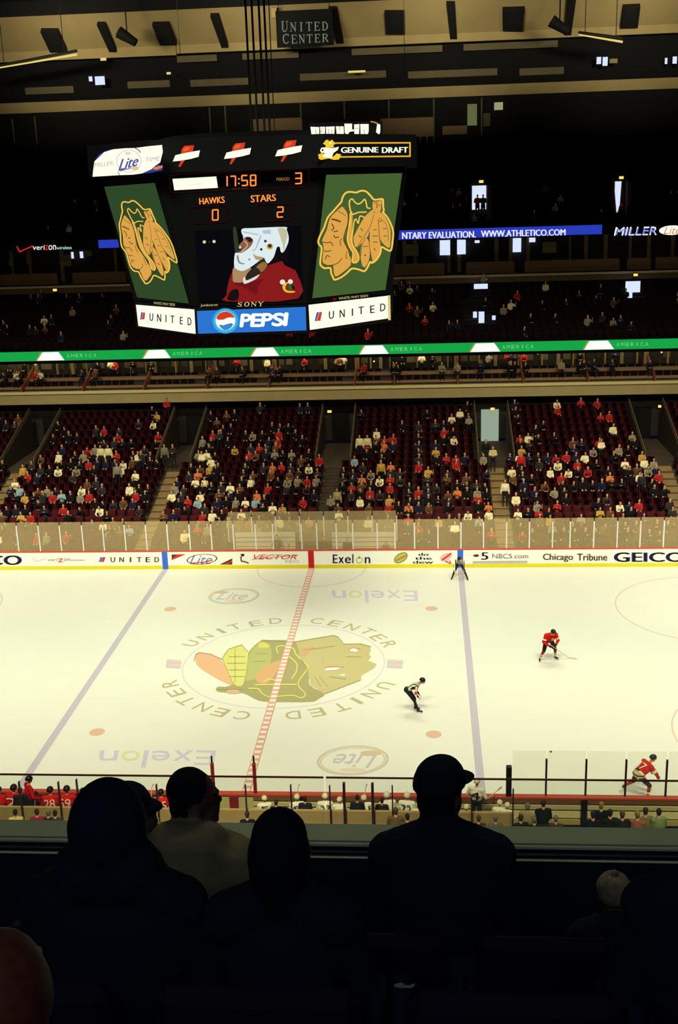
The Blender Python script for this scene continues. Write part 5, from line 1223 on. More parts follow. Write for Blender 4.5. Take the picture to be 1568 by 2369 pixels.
def helmet(par, c, m, yaw=0, pitch=0, s=1.0):
    R = Matrix.Rotation(yaw, 3, 'Z') @ Matrix.Rotation(pitch, 3, 'X'); mb = MB(); n, k = 16, 7; vs = []; fs = []
    for j in range(k + 1):
        ph = PI * .56 * j / k
        for i in range(n):
            t = 2 * PI * i / n; vs.append(Vector(c) + R @ Vector((.108 * s * math.sin(ph) * math.cos(t), .128 * s * math.sin(ph) * math.sin(t) + .015, .118 * s * math.cos(ph) + .035)))
    for j in range(k): fs += [(j * n + i, (j + 1) * n + i, (j + 1) * n + (i + 1) % n, j * n + (i + 1) % n) for i in range(n)]
    mb.add(vs, fs); o = mb.build('helmet', m, par, True); q = o.modifiers.new('t', 'SOLIDIFY'); q.thickness = .014; return o
def skates(par, J):
    for k in 'lr':
        a, t = v3(*J['a' + k]), v3(*J['t' + k]); d = (t - a) * [1, 1, 0]; d = d / (np.linalg.norm(d) + 1e-6); z0 = min(a[2], t[2]) - .04
        q = np.array([-d[1], d[0], 0]) * .012; A = np.array([a[0], a[1], z0]) - d * .08; B = np.array([t[0], t[1], z0]) + d * .03
        MB().prism([A + q, B + q, B + q + [0, 0, .012], A + q + [0, 0, .012]], -2 * q).build('skate_blade', steel, par)
        mb = MB()
        for f in (.2, .75): p = A + (B - A) * f; mb.tube(p + [0, 0, .01], p + [0, 0, .055], .012, n=6)
        mb.build('blade_holder', helm_w, par)
def numback(par, txt, c, w, h, m, tilt=0, yaw=0, bulge=.15, flip=1):
    """number on the back (+Y side) of a figure, wrapped round the torso"""
    V, Fs = textshape(txt); vs = []
    for u, v in V:
        x = (u - .5) * w; z = (v - .5) * h; y = bulge * math.sqrt(max(.05, 1 - (x / .27) ** 2)) + .012
        p = Matrix.Rotation(tilt, 3, 'X') @ Vector((-x, y, z)); vs.append(Vector(c) + p)
    return MB().add(vs, Fs).build('back_number', m, par)
def figure(nm, label, loc, rz, J, mats, vox=.014, w=1.0, glove=SKIN, shin=PANT, hem=None, hp=(0, 0), scale=1.0, cat='person', hair=True, forearm=TOP, extra=None, group=None):
    b = body(J, w, vox < .02, glove, forearm, shin, hem, hair, hp)
    if extra: extra(b)
    me = b.mesh('figure', mats, vox, 2)
    o = bpy.data.objects.new(nm, me); COL.objects.link(o); o.location = loc; o.rotation_euler.z = rz; o.scale = (scale,) * 3
    return tag(o, label, cat, group)
BENT = dict(pel=(0, .2, .86), ch=(0, -.12, 1.1), nk=(0, -.22, 1.17), hd=(0, -.33, 1.27), sl=(.18, -.14, 1.12), sr=(-.18, -.14, 1.12), el=(.26, -.16, .84), er=(-.26, -.16, .84), wl=(.24, -.2, .6), wr=(-.24, -.2, .6),
            hl=(.1, .16, .84), hr=(-.1, .16, .84), kl=(.25, -.08, .5), kr=(-.25, -.08, .5), al=(.3, .08, .13), ar=(-.3, .08, .13), tl=(.34, -.09, .07), tr=(-.34, -.09, .07))
OM = [skin, mat('hair_dark_brown', (40, 24, 18), .8), stripes, pants_b, skate, armred, glove_d, eye]
# linesman at the far blue line, hands on knees
lp = onZ(1063, 1341, 0)
ls = figure('linesman', 'linesman in striped shirt bending, hands on knees, at the far blue line', (lp[0], lp[1], 0), -.1, dict(BENT, kl=(.27, -.1, .5), kr=(-.27, -.1, .5), al=(.4, .05, .13), ar=(-.4, .05, .13), tl=(.45, -.1, .07), tr=(-.45, -.1, .07)), OM, .016, 1.1)
helmet(ls, BENT['hd'], helm_d, 0, .3); skates(ls, dict(BENT, al=(.4, .05, .13), ar=(-.4, .05, .13), tl=(.45, -.1, .07), tr=(-.45, -.1, .07)))
# referee near centre, seen from his left... facing the right end
RJ = dict(BENT, pel=(0, .3, .92), ch=(0, -.1, 1.16), nk=(0, -.22, 1.24), hd=(0, -.34, 1.36), sl=(.17, -.14, 1.16), sr=(-.17, -.14, 1.16), el=(.22, .0, .86), er=(-.22, -.1, .86), wl=(.14, -.16, .7), wr=(-.14, -.2, .7), hl=(.09, .26, .88), hr=(-.09, .26, .88),
          kl=(.12, .02, .5), kr=(-.1, -.02, .5), al=(.12, .0, .13), ar=(-.1, -.16, .13), tl=(.13, -.17, .07), tr=(-.11, -.33, .07))
rp_ = onZ(960, 1646, 0)
def armb(b):
    for k in 'lr': b.cap(v3(*RJ['s' + k]) * .3 + v3(*RJ['e' + k]) * .7, v3(*RJ['s' + k]) * .05 + v3(*RJ['e' + k]) * .95, .062, .06, X5)
ref = figure('referee', 'referee in striped shirt with orange armband bending forward near the centre circle', (rp_[0] - .02, rp_[1] + .05, 0), math.radians(78), RJ, OM, .014, 1.1, extra=armb)
helmet(ref, RJ['hd'], helm_d, 0, .35); skates(ref, RJ)
HM = [skin, OM[1], jred, pants_b, skate, sock_red, glove_d, eye]
# red player right of centre leaning on his stick
AJ = dict(BENT, pel=(.0, .12, .95), ch=(0, -.1, 1.24), nk=(0, -.2, 1.34), hd=(.03, -.3, 1.45), sl=(.22, -.12, 1.27), sr=(-.22, -.12, 1.27), el=(.34, -.14, .98), er=(-.34, -.12, .98), wl=(.16, -.34, .9), wr=(-.16, -.34, .86), hl=(.12, .1, .9), hr=(-.12, .1, .9),
          kl=(.26, -.04, .52), kr=(-.28, -.04, .52), al=(.33, .1, .13), ar=(-.4, .1, .13), tl=(.4, -.04, .07), tr=(-.47, -.04, .07))
ap = onZ(1270, 1528, 0); arz = math.radians(18)
pa = figure('hockey_player', 'hockey player in red jersey leaning forward with a pale stick right of the blue line', (ap[0], ap[1], 0), arz, AJ, HM, .016, 1.6, X6, X5, hair=False, hp=(.1, .25))
helmet(pa, AJ['hd'], helm_d, .1, .25, 1.05); skates(pa, AJ)
MB().ell((0.02, -.3, 1.12), (.08, .035, .07), None, 12, 6).build('chest_emblem', mat('crest_gold', (190, 130, 50), .7), pa, True)
for s in (-1, 1): MB().tube((s * .29, -.13, 1.13), (s * .31, -.13, 1.07), .104, .102, 12).build('sleeve_band', numw, pa)
def stick(label, top, heel, toe):
    top, heel, toe = (np.array(q, float) for q in (top, heel, toe)); t = empty('hockey_stick', tuple(heel), 0, label, 'hockey stick')
    MB().tube(tuple(top - heel), (0, 0, .0), .017, .015, 6).build('shaft', wood, t)
    d = toe - heel; L = np.linalg.norm(d); d /= L
    MB().prism([(0, 0, -.03), tuple(d * L + [0, 0, -.03]), tuple(d * L + [0, 0, .03]), (0, 0, .04)], tuple(np.cross(d, [0, 0, 1]) * .02)).build('blade', blade_t, t); return t
h2 = onZ(1316, 1522, .03); h3 = onZ(1334, 1524, .03); W = Matrix.Rotation(arz, 3, 'Z') @ Vector((-.12, -.42, .92)); W = np.array([ap[0], ap[1], 0]) + np.array(W)
stick('pale hockey stick held low by the red-jersey player right of the blue line', W, h2, h3)
# red player striding away near the front boards
SJ = dict(pel=(0, .28, .98), ch=(0, -.02, 1.24), nk=(0, -.16, 1.34), hd=(0, -.27, 1.46), sl=(.22, -.06, 1.28), sr=(-.22, -.06, 1.28), el=(.33, -.2, 1.03), er=(-.32, -.22, 1.03), wl=(.2, -.36, .84), wr=(-.2, -.36, .84), hl=(.12, .26, .92), hr=(-.12, .26, .92),
          kl=(.26, .3, .58), kr=(-.16, -.08, .54), al=(.42, .56, .36), ar=(-.2, .02, .13), tl=(.48, .46, .24), tr=(-.22, -.15, .07))
bp = onZ(1497, 1846, 0); brz = math.radians(112)
pb = figure('hockey_player', 'hockey player in red jersey with back number skating away near the front glass', (bp[0] - .1, bp[1], 0), brz, dict(SJ), HM + [hem_red], .016, 1.5, X6, X5, 8, hair=False, hp=(0, .2))
helmet(pb, SJ['hd'], helm_d, 0, .2, 1.05); skates(pb, SJ)
numback(pb, '37', (0, .06, 1.15), .36, .28, numw, math.radians(49), bulge=.2)
for s in (-1, 1): MB().tube((s * .27, -.12, 1.17), (s * .3, -.16, 1.1), .1, .098, 12).build('sleeve_band', numw, pb)
pk = onZ(1274, 1739, .012)
tag(MB().tube((0, 0, -.012), (0, 0, .013), .045, n=16).build('puck', mat('puck_black', (36, 22, 22), .7)), 'small black puck lying alone on the ice right of the blue line', 'puck').location = tuple(pk)

# ================================================================== NEAR BOARDS AND BENCHES
pdark = mat('post_dark', (54, 24, 26), .5); pred = mat('post_red', (140, 26, 26), .5); pblk = mat('post_black', (26, 20, 20), .5); gn = glass('near_glass', (220, 225, 205), .03)
ng = empty('rink_glass_wall', (9.2, -12.98, 1.09), 0, 'clear glass panes between thin dark uprights above the front boards', 'rink glass')
gx = [float(onY(p, 1800, -12.98)[0]) for p in (1183, 1263, 1355, 1447, 1541, 1640)]
for i, x in enumerate(gx):
    if i: MB().bbox(x - 9.2 - .03, x - 9.2 + .03, -.04, .04, 0, 1.33, .01).build('glass_upright', pdark, ng)
for a, b in zip(gx[:-1], gx[1:]): MB().box(a - 9.2 + .03, b - 9.2 - .03, -.008, .008, 0, 1.62).build('glass_pane', gn, ng)
A = onY(1176, 1771, -13.0); B = onY(1176, 1848, -13.0)
tag(MB().bbox(B[0] - .09, B[0] + .09, -13.12, -12.94, .9, A[2], .02).build('gate_post', pblk), 'thick black post at the start of the front glass', 'post')
for px, w in ((490, 'left'), (587, 'right')):
    q = onY(px, 1765, -13.05); t = empty('gate_post', (q[0], -13.05, 1.0), 0, 'dark red post with a thin tip on the front boards, %s one of a pair' % w, 'post')
    MB().bbox(-.055, .055, -.05, .05, 0, q[2] - 1, .015).build('post_sleeve', pred, t); MB().tube((0, 0, q[2] - 1), (0, 0, onY(px, 1749, -13.05)[2] - 1), .03, n=8).build('post_tip', pblk, t)
benchtan = mat('bench_tan', (176, 150, 96), .8, .05); ZW = float(onY(784, 1874, -15)[2])
x0b, x1b = float(onY(-60, 1870, -15)[0]), float(onY(1185, 1870, -15)[0])
bw = tag(MB().bbox(x0b, x1b, -15.06, -14.96, 0, ZW, .01).build('bench_back_wall', benchtan), 'long tan wall behind the two team benches', 'wall')
structure(MB().box(x0b, x1b, -14.95, -13.15, -.1, .42).build('bench_platform', conc_d))
for a, b, lab in ((-60, 575, 'long bench seat under the red-jersey players'), (605, 1183, 'long bench seat under the white-jersey players')):
    xa, xb = float(onY(a, 1870, -14.1)[0]), float(onY(b, 1870, -14.1)[0]); t = empty('team_bench', ((xa + xb) / 2, -14.1, .42), 0, lab, 'bench'); h = (xb - xa) / 2
    MB().bbox(-h, h, -.18, .18, .4, .45, .01).build('bench_seat', benchtan, t)
    for q in (-h + .3, 0, h - .3): MB().box(q - .03, q + .03, -.15, .15, 0, .4).build('bench_leg', conc_d, t)
# rear side of the front boards seen right of the benches
for k, (z0, z1, c) in enumerate(((.86, 1.02, (120, 84, 50)), (.66, .8, (196, 186, 130)), (.34, .58, (226, 216, 150)), (.1, .28, (176, 160, 90)))):
    MB().box(float(onY(585, 1850, -13.2)[0]), 30, -13.14 - .02 * (k % 2), -13.04, z0, z1).build('board_back_rail', mat('back_rail%d' % k, c, .8), boards)
for px in (1352, 1008, 700): q = onY(px, 1850, -13.2); MB().box(q[0] - .1, q[0] + .1, -13.2, -13.05, 0, 1.02).build('board_brace', pblk, boards)
for px in (625,): q = onY(px, 1850, -13.2); MB().box(q[0] - 8.1, q[0] - 7.7, -13.17, -13.05, 0, 1.02).build('board_brace', mat('brace_maroon', (130, 24, 40)), boards)
q = onY(541, 1860, -13.2); MB().box(q[0] - .15, q[0] + .15, -13.2, -13.05, 0, 1.02).build('board_brace', MATS['brace_maroon'], boards); MB().box(float(onY(500, 1850, -13.2)[0]), float(onY(585, 1850, -13.2)[0]), -13.14, -13.04, .1, .95).build('board_back_rail', mat('back_pale', (190, 178, 120), .8), boards)
for i, (px, py, thickp) in enumerate(((43, 1808, 1), (134, 1809, 1), (176, 1803, 1), (361, 1815, 1), (567, 1816, 1), (672, 1816, 1), (762, 1818, 1), (795, 1811, 2), (861, 1812, 2), (907, 1818, 1), (1091, 1845, 1), (1187, 1826, 1))):
    q = onY(px, py, -15.15); r = .02 * thickp
    tag(MB().bbox(q[0] - r, q[0] + r, -15.15 - .04, -15.08, .9, q[2], .01).build('bench_post', pdark), 'dark upright post on the bench wall, %s from the left' % ORD[i], 'post', 'dark posts along the bench wall')
def settle(px, py, Y, floor, H, lo=.88, hi=1.1):
    """stand a figure of height H on its floor so that its head shows where the photo has it"""
    A = onY(px, py, Y); s = (A[2] - floor) / H
    if lo <= s <= hi: return (A[0], Y, floor), s
    s = min(max(s, lo), hi); A = onZ(px, py, floor + H * s); return (A[0], A[1], floor), s
# players and staff on the benches, seen from behind (they face the ice, +Y)
BJ = dict(SIT, ch=(0, -.08, .93), nk=(0, -.12, 1.02), hd=(0, -.16, 1.17), sl=(.2, -.08, .96), sr=(-.2, -.08, .96), el=(.29, -.12, .7), er=(-.29, -.12, .7), wl=(.16, -.36, .62), wr=(-.16, -.36, .62))
bm = {}
for nm, js, pn in (('red', jred, pants_b), ('white', jwhite, pants_b)):
    b = body(BJ, 1.35, False, X6, TOP, X5, None, False); bm[nm] = b.mesh('bench_player_' + nm, [skin, OM[1], js, pn, skate, sock_red if nm == 'red' else sockw, glove_d, eye], .028, 1)
def bench_player(px, py, team, label, num=None, helm=None, dy=0):
    loc, s = settle(px, py, -14.1, .42, 1.31, .84, 1.14)
    o = bpy.data.objects.new('hockey_player', bm[team]); COL.objects.link(o); o.location = loc; o.rotation_euler.z = PI + R2.uniform(-.25, .25); o.scale = (s,) * 3
    helmet(o, BJ['hd'], helm or (helm_d if team == 'red' else helm_w), R2.uniform(-.4, .4), 0, 1.05)
    if num: numback(o, num, (0, -.02, .84), .34, .3, numw if team == 'red' else mat('number_black', (26, 26, 30)), math.radians(8), bulge=.165)
    tag(o, label, 'hockey player', 'players on the %s bench' % ('left' if team == 'red' else 'right'))
for a in ((26, 1821, 'red', 'red-jersey player numbered 2 at the left end of the bench', '2'), (113, 1826, 'red', 'red-jersey player numbered 28 sitting on the bench', '28'), (150, 1824, 'red', 'red-jersey player numbered 59 sitting on the bench', '59'),
          (187, 1829, 'red', 'red-jersey player beside the bowed dark head', '7'), (232, 1821, 'red', 'red-jersey player mostly hidden behind the left dark silhouettes', '22'), (371, 1832, 'red', 'red-jersey player numbered 25 between two dark silhouettes', '25'), (-8, 1826, 'red', 'red-jersey player cut by the left picture edge', None),
          (611, 1846, 'white', 'white-jersey player first from the left on the right bench', '5'), (687, 1843, 'white', 'white-jersey player left of the first dark-suited coach', '9'), (751, 1841, 'white', 'white-jersey player right of the first dark-suited coach', '23'), (785, 1849, 'white', 'white-jersey player left of the middle coach', None),
          (843, 1845, 'white', 'white-jersey player right of the middle coach', '11'), (897, 1838, 'white', 'white-jersey player right of the third dark-suited coach', None), (940, 1839, 'white', 'white-jersey player numbered 72 on the right bench', '72'), (968, 1860, 'white', 'white-jersey player beside the capped man silhouette', None),
          (1078, 1866, 'white', 'white-jersey player low beside the standing white player', '6'), (1156, 1856, 'white', 'white-jersey player left end of pair by the black gate post', None), (1172, 1862, 'white', 'white-jersey player nearest the black gate post', None)): bench_player(*a)
SM = [skin, OM[1], mat('suit_black', (24, 22, 26), .8), darkpant, shoe]
cj = body(dict(STAND), 1.15).mesh('coach', SM, .03, 1)
for px, py, lab in ((45, 1822, 'dark-suited coach standing behind the left bench'), (705, 1842, 'dark-suited coach behind the white bench, first from the left'), (826, 1839, 'dark-suited coach behind the white bench, in the middle'), (883, 1846, 'dark-suited coach behind the white bench, right of the middle one'), (638, 1851, 'dark-haired man behind the white bench at its left end')):
    loc, s = settle(px, py, -14.66, .42, 1.75, .84, 1.08); o = bpy.data.objects.new('coach', cj); COL.objects.link(o); o.location = loc; o.scale = (s,) * 3; o.rotation_euler.z = PI; tag(o, lab, 'person', 'staff standing behind the benches')
TJ = dict(STAND, hd=(0, -.06, 1.63), el=(.34, -.02, 1.12), er=(-.34, -.02, 1.12), wl=(.26, -.24, .98), wr=(-.26, -.24, .98), sl=(.21, 0, 1.38), sr=(-.21, 0, 1.38))
def tall(px, py, Y, m, label, helm, num=None, rz=PI, crop=0):
    loc, s = settle(px, py, Y, .42, 1.78, .9, 1.08); b = body(TJ, 1.3, False, X6, TOP, X5, None, False); me = b.mesh('standing_player', m, .024, 1)
    o = bpy.data.objects.new('hockey_player', me); COL.objects.link(o); o.location = loc; o.scale = (s,) * 3; o.rotation_euler.z = rz; helmet(o, TJ['hd'], helm, 0, 0, 1.05)
    if num: numback(o, num, (0, 0, 1.22), .36, .3, MATS['number_black'] if m is WM else numw, 0, bulge=.165)
    return tag(o, label, 'hockey player')
WM = [skin, OM[1], jwhite, pants_b, skate, sockw, glove_d, eye]
tall(63, 1796, -14.0, HM, 'red-jersey player standing up and turned on the left bench', helm_d, None, PI - .9)
pd_ = tall(1102, 1802, -13.75, WM, 'white-jersey player standing at the bench gate beside the capped man', helm_w, '4', PI - .4)
S1 = onY(1128, 1848, -13.6); S2 = onY(1152, 1827, -12.9); stick('pale hockey stick pointing right from the standing white-jersey player', S1, S2, S2 + np.array([.12, .05, .08]))
for px, lab in ((200, 'hockey stick poking up behind the bowed dark head'), (348, 'hockey stick poking up between the two left silhouettes'), (686, 'hockey stick poking up left of the first coach'), (842, 'hockey stick poking up right of the middle coach')):
    a = onY(px, 1862, -14.0); b = onY(px + 4, 1818, -13.8); stick(lab, a, b, b + np.array([.05, .02, .05]))
# officials inside the penalty boxes
for px, py, lab, c in ((640, 1238, 'dark-suited attendant seated in the left penalty box', (60, 52, 44)), (668, 1252, 'tan-coated attendant seated right in the left penalty box', (190, 170, 120)), (748, 1240, 'dark attendant seated between the penalty boxes', (40, 36, 34)), (803, 1243, 'dark-suited attendant seated in the right penalty box', (36, 34, 34)), (893, 1246, 'brown-jacketed attendant at the right end of the right penalty box', (120, 96, 70))):
    loc, s = settle(px, py, 14.2, .03, 1.3, .9, 1.1); o = bpy.data.objects.new('attendant', sit_me[R2.choice((0, 1, 2))]); COL.objects.link(o); o.location = loc; o.scale = (s,) * 3; o.color = (*lin(c), 1); tag(o, lab, 'person')
structure(MB().box(BOX0 - .2, BOX1 + .2, 13.2, 15.0, -.2, .03).build('penalty_box_floor', conc))
structure(MB().box(XW0, XW1, 13.2, 14.75, -.25, .3).build('front_walkway', conc)) if False else None
# spectators right behind the near benches
structure(MB().box(-14, 20, -18.4, -15.25, 0, .82).build('near_terrace', conc_d))
def near_spec(px, py, c, label, Y=-15.95):
    loc, s = settle(px, py, Y, .82, 1.32, .9, 1.1); o = bpy.data.objects.new('spectator', sit_me[0]); COL.objects.link(o); o.location = loc; o.scale = (s,) * 3; o.rotation_euler.z = PI + R2.uniform(-.3, .3); o.color = (*lin(c), 1); tag(o, label, 'spectator')
for a in ((34, 1872, (222, 210, 120), 'yellow-topped spectator with dark hair behind the left bench wall'), (84, 1871, (150, 30, 46), 'crimson-topped spectator behind the left bench wall'), (110, 1873, (40, 36, 36), 'dark-topped spectator behind the left bench wall, left of two close heads'), (126, 1874, (60, 56, 50), 'dark-topped spectator behind the left bench wall, right of two close heads'),
          (348, 1875, (186, 176, 130), 'pale-topped spectator between the bowed silhouette and the turned man'), (571, 1877, (20, 20, 22), 'black-topped spectator left of the round-headed silhouette'), (915, 1868, (110, 84, 60), 'brown-haired spectator left of the capped man silhouette'), (942, 1882, (90, 80, 60), 'olive-topped spectator against the capped man silhouette'),
          (1107, 1886, (60, 50, 40), 'dark spectator low beside the capped man shoulder'), (1146, 1886, (110, 96, 70), 'brown-topped spectator below the white players'), (1220, 1858, (150, 140, 90), 'tan-topped spectator right of the bench end'), (1257, 1850, (18, 18, 20), 'tall black-topped spectator right of the bench end'),
          (1286, 1886, (70, 50, 44), 'brown-haired spectator sitting low right of the tall one'), (1391, 1855, (16, 16, 18), 'black-topped spectator left in the right-hand front group'), (1412, 1872, (24, 22, 22), 'dark spectator second in the right-hand front group'), (1372, 1876, (22, 20, 22), 'dark spectator low at the left of the right-hand front group'), (1440, 1876, (30, 26, 24), 'dark spectator in the middle of the right-hand front group'),
          (1475, 1876, (150, 96, 70), 'brown-red topped spectator in the right-hand front group'), (1494, 1868, (120, 110, 70), 'olive-topped spectator in the right-hand front group'), (1525, 1870, (120, 140, 90), 'green-topped spectator at the right end of the front group'), (1205, 1884, (26, 26, 26), 'dark-topped spectator directly behind the bench end post'), (1236, 1890, (20, 20, 22), 'dark-topped spectator below the tall black-topped one')): near_spec(*a)
# crowd of the near stand hidden below the balcony is not built: the photo shows none of it

# ================================================================== THE BALCONY WE SIT IN
ledge_m = mat('ledge_green_grey', (120, 130, 100), .7, .08, 3); lip2 = mat('ledge_lip', (196, 192, 140), .6); darkw = mat('balcony_wall', (32, 36, 46), .9, spec=.05); railm = mat('rail_brown', (150, 70, 36), .3)
LY = -41.3; P0 = onY(784, 1905, LY); ZL = float(P0[2])
structure(MB().bbox(0, 12, LY - .15, LY, ZL - .014, ZL, .004).build('balcony_ledge', ledge_m))
structure(MB().bbox(0, 12, LY - .168, LY - .151, ZL - .022, ZL - .006, .003).build('trim_7', lip2)); structure(MB().bbox(0, 12, LY - .215, LY - .2, ZL - .056, ZL - .046, .003).build('trim_8', lip2))
structure(MB().box(0, 12, LY - .2, LY - .02, 15.2, ZL - .03).build('balcony_front_wall', darkw))
gr = empty('guard_rail', (6.2, LY + .01, ZL), 0, 'thin brown rail above clear glass on the balcony ledge', 'railing')
z_l, z_r = float(onY(0, 1788, LY + .01)[2]) - ZL, float(onY(1568, 1810, LY + .01)[2]) - ZL; xg = float(onY(751, 1800, LY + .01)[0]) - 6.2
zr_ = (z_l + z_r) / 2
for a, b in ((-5.5, xg - .006), (xg + .006, 5.5)):
    MB().bbox(a, b, -.005, .005, zr_ - .004, zr_ + .004, .002).build('top_rail', railm, gr); MB().box(a, b, -.004, .004, .0, zr_ - .004).build('glass_panel', glass('guard_glass', (170, 205, 200), .04), gr)
ROWS = [(-42.55, 17.25), (-43.8, 18.05), (-44.8, 18.6), (-45.8, 19.15)]
mb = MB(); mb.box(0, 12, -42.3, LY - .22, 16.3, 16.8)
for y, z in ROWS: mb.box(0, 12, y - .85 if y > -43 else y - .5, y + .5, 16.0, z)
structure(mb.build('balcony_steps', mat('balcony_concrete', (28, 32, 42), .9, spec=.05)))
structure(MB().box(-1, 13, -58, -57.5, 12, 40).build('wall_near', darkw))
bs = mat('balcony_seat_dark', (32, 22, 32), .8, spec=.05)
def bseat(x, y, z, lab):
    t = empty('balcony_seat', (x, y, z), PI, lab, 'seat', 'dark balcony seats in front of the camera')
    MB().bbox(-.23, .23, .2, .27, .36, .84, .03).build('seat_back', bs, t); MB().bbox(-.21, .21, -.2, .18, .4, .46, .02).build('seat_pan', bs, t)
    for s in (-1, 1): MB().bbox(s * .25 - .02, s * .25 + .02, -.1, .22, .0, .62, .01).build('armrest', darkw, t)
for (y, z), xs, lab in ((ROWS[0], [4.65 + .56 * k for k in range(7)], 'dark seat in the front balcony row'), (ROWS[1], [5.0 + .56 * k for k in range(5)], 'dark seat in the second balcony row'), (ROWS[2], [5.4 + .56 * k for k in range(4)], 'dark seat in the third balcony row')):
    for x in xs: bseat(x, y, z, lab)
def cap_hat(par, c, m, yaw, pitch=0, s=1.0, brim=True, reach=.125):
    R = Matrix.Rotation(yaw, 3, 'Z') @ Matrix.Rotation(pitch, 3, 'X'); n, k = 20, 8; vs = []; mb = MB(); t_ = .098 * s
    for j in range(k + 1):
        ph = PI * .5 * j / k
        for i in range(n):
            t = 2 * PI * i / n; vs.append(Vector(c) + R @ Vector((.093 * s * math.sin(ph) ** .8 * math.cos(t), .112 * s * math.sin(ph) ** .8 * math.sin(t) + .01, .105 * s * math.cos(ph) + .038)))
    fs = [f for j in range(k) for f in [(j * n + i, (j + 1) * n + i, (j + 1) * n + (i + 1) % n, j * n + (i + 1) % n) for i in range(n)]]
    hat = mb.add(vs, fs).build('cap_crown', m, par, True); q = hat.modifiers.new('t', 'SOLIDIFY'); q.thickness = .01
    if brim:
        mb = MB(); top = []; bot = []
        for i in range(13):
            a = PI + PI * i / 12; top.append((.078 * s * math.cos(a), .1 * s * math.sin(a) * .6 - .02 + .0, .04 + .0)); 
            L = reach + .03 * math.sin(PI * i / 12); bot.append((.082 * s * math.cos(a), L * s * math.sin(a) - .03, .028 - .03 * (math.sin(PI * i / 12)) + .012 * math.cos(a) ** 2))
        vs = [Vector(c) + R @ Vector(p) for p in top + bot]; mb.add(vs, [(i, i + 1, 14 + i, 13 + i) for i in range(12)])
        br = mb.build('cap_brim', m, hat, True); q = br.modifiers.new('t', 'SOLIDIFY'); q.thickness = .006
    return hat
FJ = dict(SIT, ch=(0, -.03, .93), nk=(0, -.05, 1.0), hd=(0, -.09, 1.13), sl=(.175, -.03, .925), sr=(-.175, -.03, .925), el=(.235, -.05, .66), er=(-.235, -.05, .66), wl=(.1, -.36, .6), wr=(-.1, -.36, .6))
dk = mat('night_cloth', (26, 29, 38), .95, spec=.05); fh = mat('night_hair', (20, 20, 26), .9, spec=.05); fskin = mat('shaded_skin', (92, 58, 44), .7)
def viewer(px, py, rowi, label, top=None, yaw=0, pitch=0, scale=None, w=1.12, dy=0, hm=fh, J=FJ, hair=True, shadeskin=fskin, headroom=1.285, extra=None):
    top = top or dk; y, z = ROWS[rowi]; y += dy; A = onY(px, py, y + .03); s = scale or (A[2] - z) / headroom
    def both(b):
        for s_ in (1, -1): b.cap((0, -.02, 1.03), (s_ * .15, -.02, .95), .06, .075, TOP)
        if extra: extra(b)
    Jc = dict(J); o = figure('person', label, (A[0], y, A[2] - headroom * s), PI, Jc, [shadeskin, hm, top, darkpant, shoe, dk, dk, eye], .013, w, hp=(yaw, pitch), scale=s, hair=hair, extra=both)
    return o
HD_ = FJ['hd']
# front row
tanj = mat('tan_jacket', (112, 98, 64), .9, .3, 7)
def collar(b): b.cap((-.07, .03, 1.03), (.07, .03, 1.03), .075, .075, TOP); b.cap((-.2, .03, .94), (.2, .03, .94), .095, .095, TOP); b.ell((0, .06, .9), (.2, .13, .2), TOP)
p3 = viewer(434, 1778, 0, 'person in a tan jacket with short dark hair turned to the right at the rail', tanj, -1.15, 0, None, 1.12, hair=True, extra=collar)
p2 = viewer(281, 1804, 0, 'person in a dark cap looking down to the right, left of the tan jacket', dk, -1.2, -.25, None, 1.05, headroom=1.315)
cap_hat(p2, HD_, dk, -1.2, -.1, .93, True, .075)
p5 = viewer(1020, 1757, 0, 'broad-shouldered man in a dark cap with its brim to the right', dk, -.6, 0, None, 1.22, headroom=1.29)
cap_hat(p5, HD_, dk, -.6, 0, .92)
viewer(1698, 1800, 1, 'dark figure cut by the right picture edge in front of the rail', dk, .1, 0, None, 1.2)
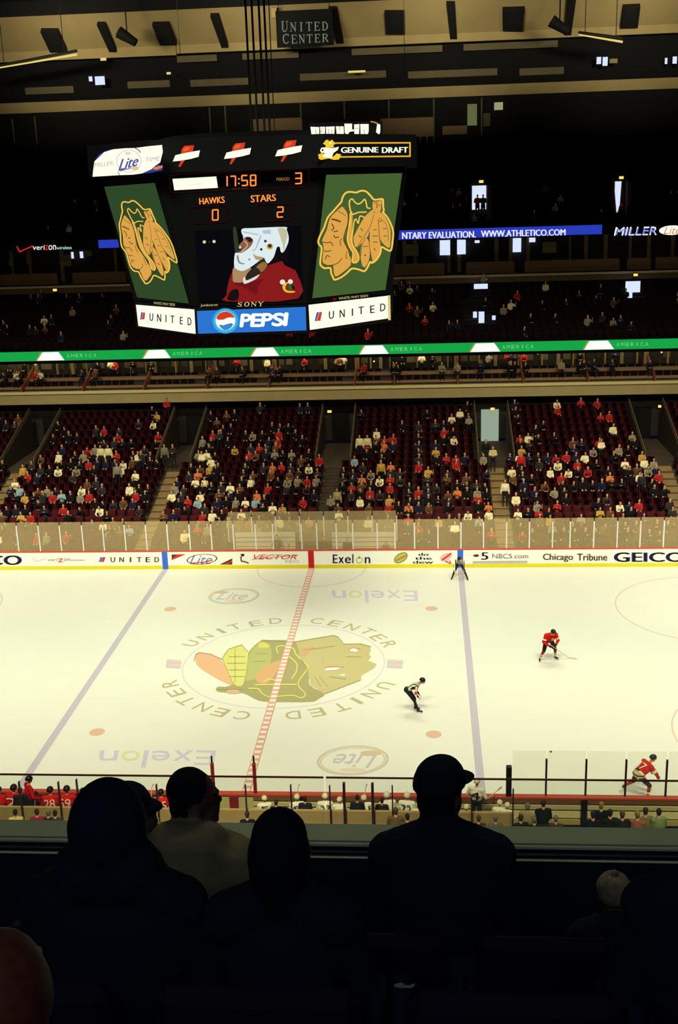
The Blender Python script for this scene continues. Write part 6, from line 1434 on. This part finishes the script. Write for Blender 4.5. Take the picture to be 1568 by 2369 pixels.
kid = viewer(1425, 2022, 0, 'small child in a pale knitted hat low in the front row at right', dk, 0, 0, .74, 1.0, dy=.1, hair=False)
kh = MB().ell((0, -.08, 1.17), (.09, .1, .09), None, 16, 8).ell((0, -.08, 1.26), (.02, .02, .02), None, 8, 5).build('knitted_hat', mat('knit_tan', (118, 102, 70), .95, .35, 30), kid, True)
# second row
def hood(b): b.ell((0, -.045, 1.145), (.103, .12, .13), TOP); b.cap((-.06, -.02, 1.03), (.06, -.02, 1.03), .09, .09, TOP)
viewer(234, 1806, 1, 'hooded dark figure hunched at left in front of the capped person', dk, 0, 0, None, 1.2, hair=False, headroom=1.285, extra=hood)
def bob(b): b.ell((0, -.04, 1.13), (.088, .1, .11), HAIR); b.cap((0, -.03, 1.1), (0, -.02, 1.02), .085, .07, HAIR)
viewer(638, 1880, 1, 'round-headed dark silhouette between the tan jacket and the capped man', dk, 0, 0, None, .95, headroom=1.27, extra=bob)
# nearest, at the lower left edge
brown = mat('auburn_hair', (96, 44, 22), .7, .3, 40)
def longhair(b): b.cap((0, -.01, 1.13), (0, .05, .95), .095, .11, HAIR); b.ell((0, -.04, 1.15), (.1, .115, .115), HAIR); b.cap((.05, .04, 1.05), (.1, .04, .84), .08, .06, HAIR); b.cap((-.05, .04, 1.05), (-.12, .04, .86), .08, .06, HAIR); [b.cap((q * .035 - .1, .1 - abs(q) * .01, 1.12), (q * .05 - .12, .12, .84), .03, .018, HAIR) for q in range(7)]
viewer(-45, 2160, 2, 'person with long auburn hair at the lower left corner', mat('night_red', (60, 20, 16), .9), 0, 0, None, 1.1, dy=-.1, hm=brown, extra=longhair)
wq = CAM + ray(935, 2283) * 1.75
t = empty('crumpled_wrapper', tuple(wq), 0, 'small crumpled pale wrapper glinting in the dark in front', 'wrapper')
MB().prism([(-.016, 0, 0), (-.004, 0, .004), (0, 0, 0), (.006, 0, -.002), (.016, 0, .003), (.012, 0, -.002), (-.01, 0, -.002)], (0, .004, .001)).build('foil_edge', mat('foil_pale', (120, 130, 90), .5), t)
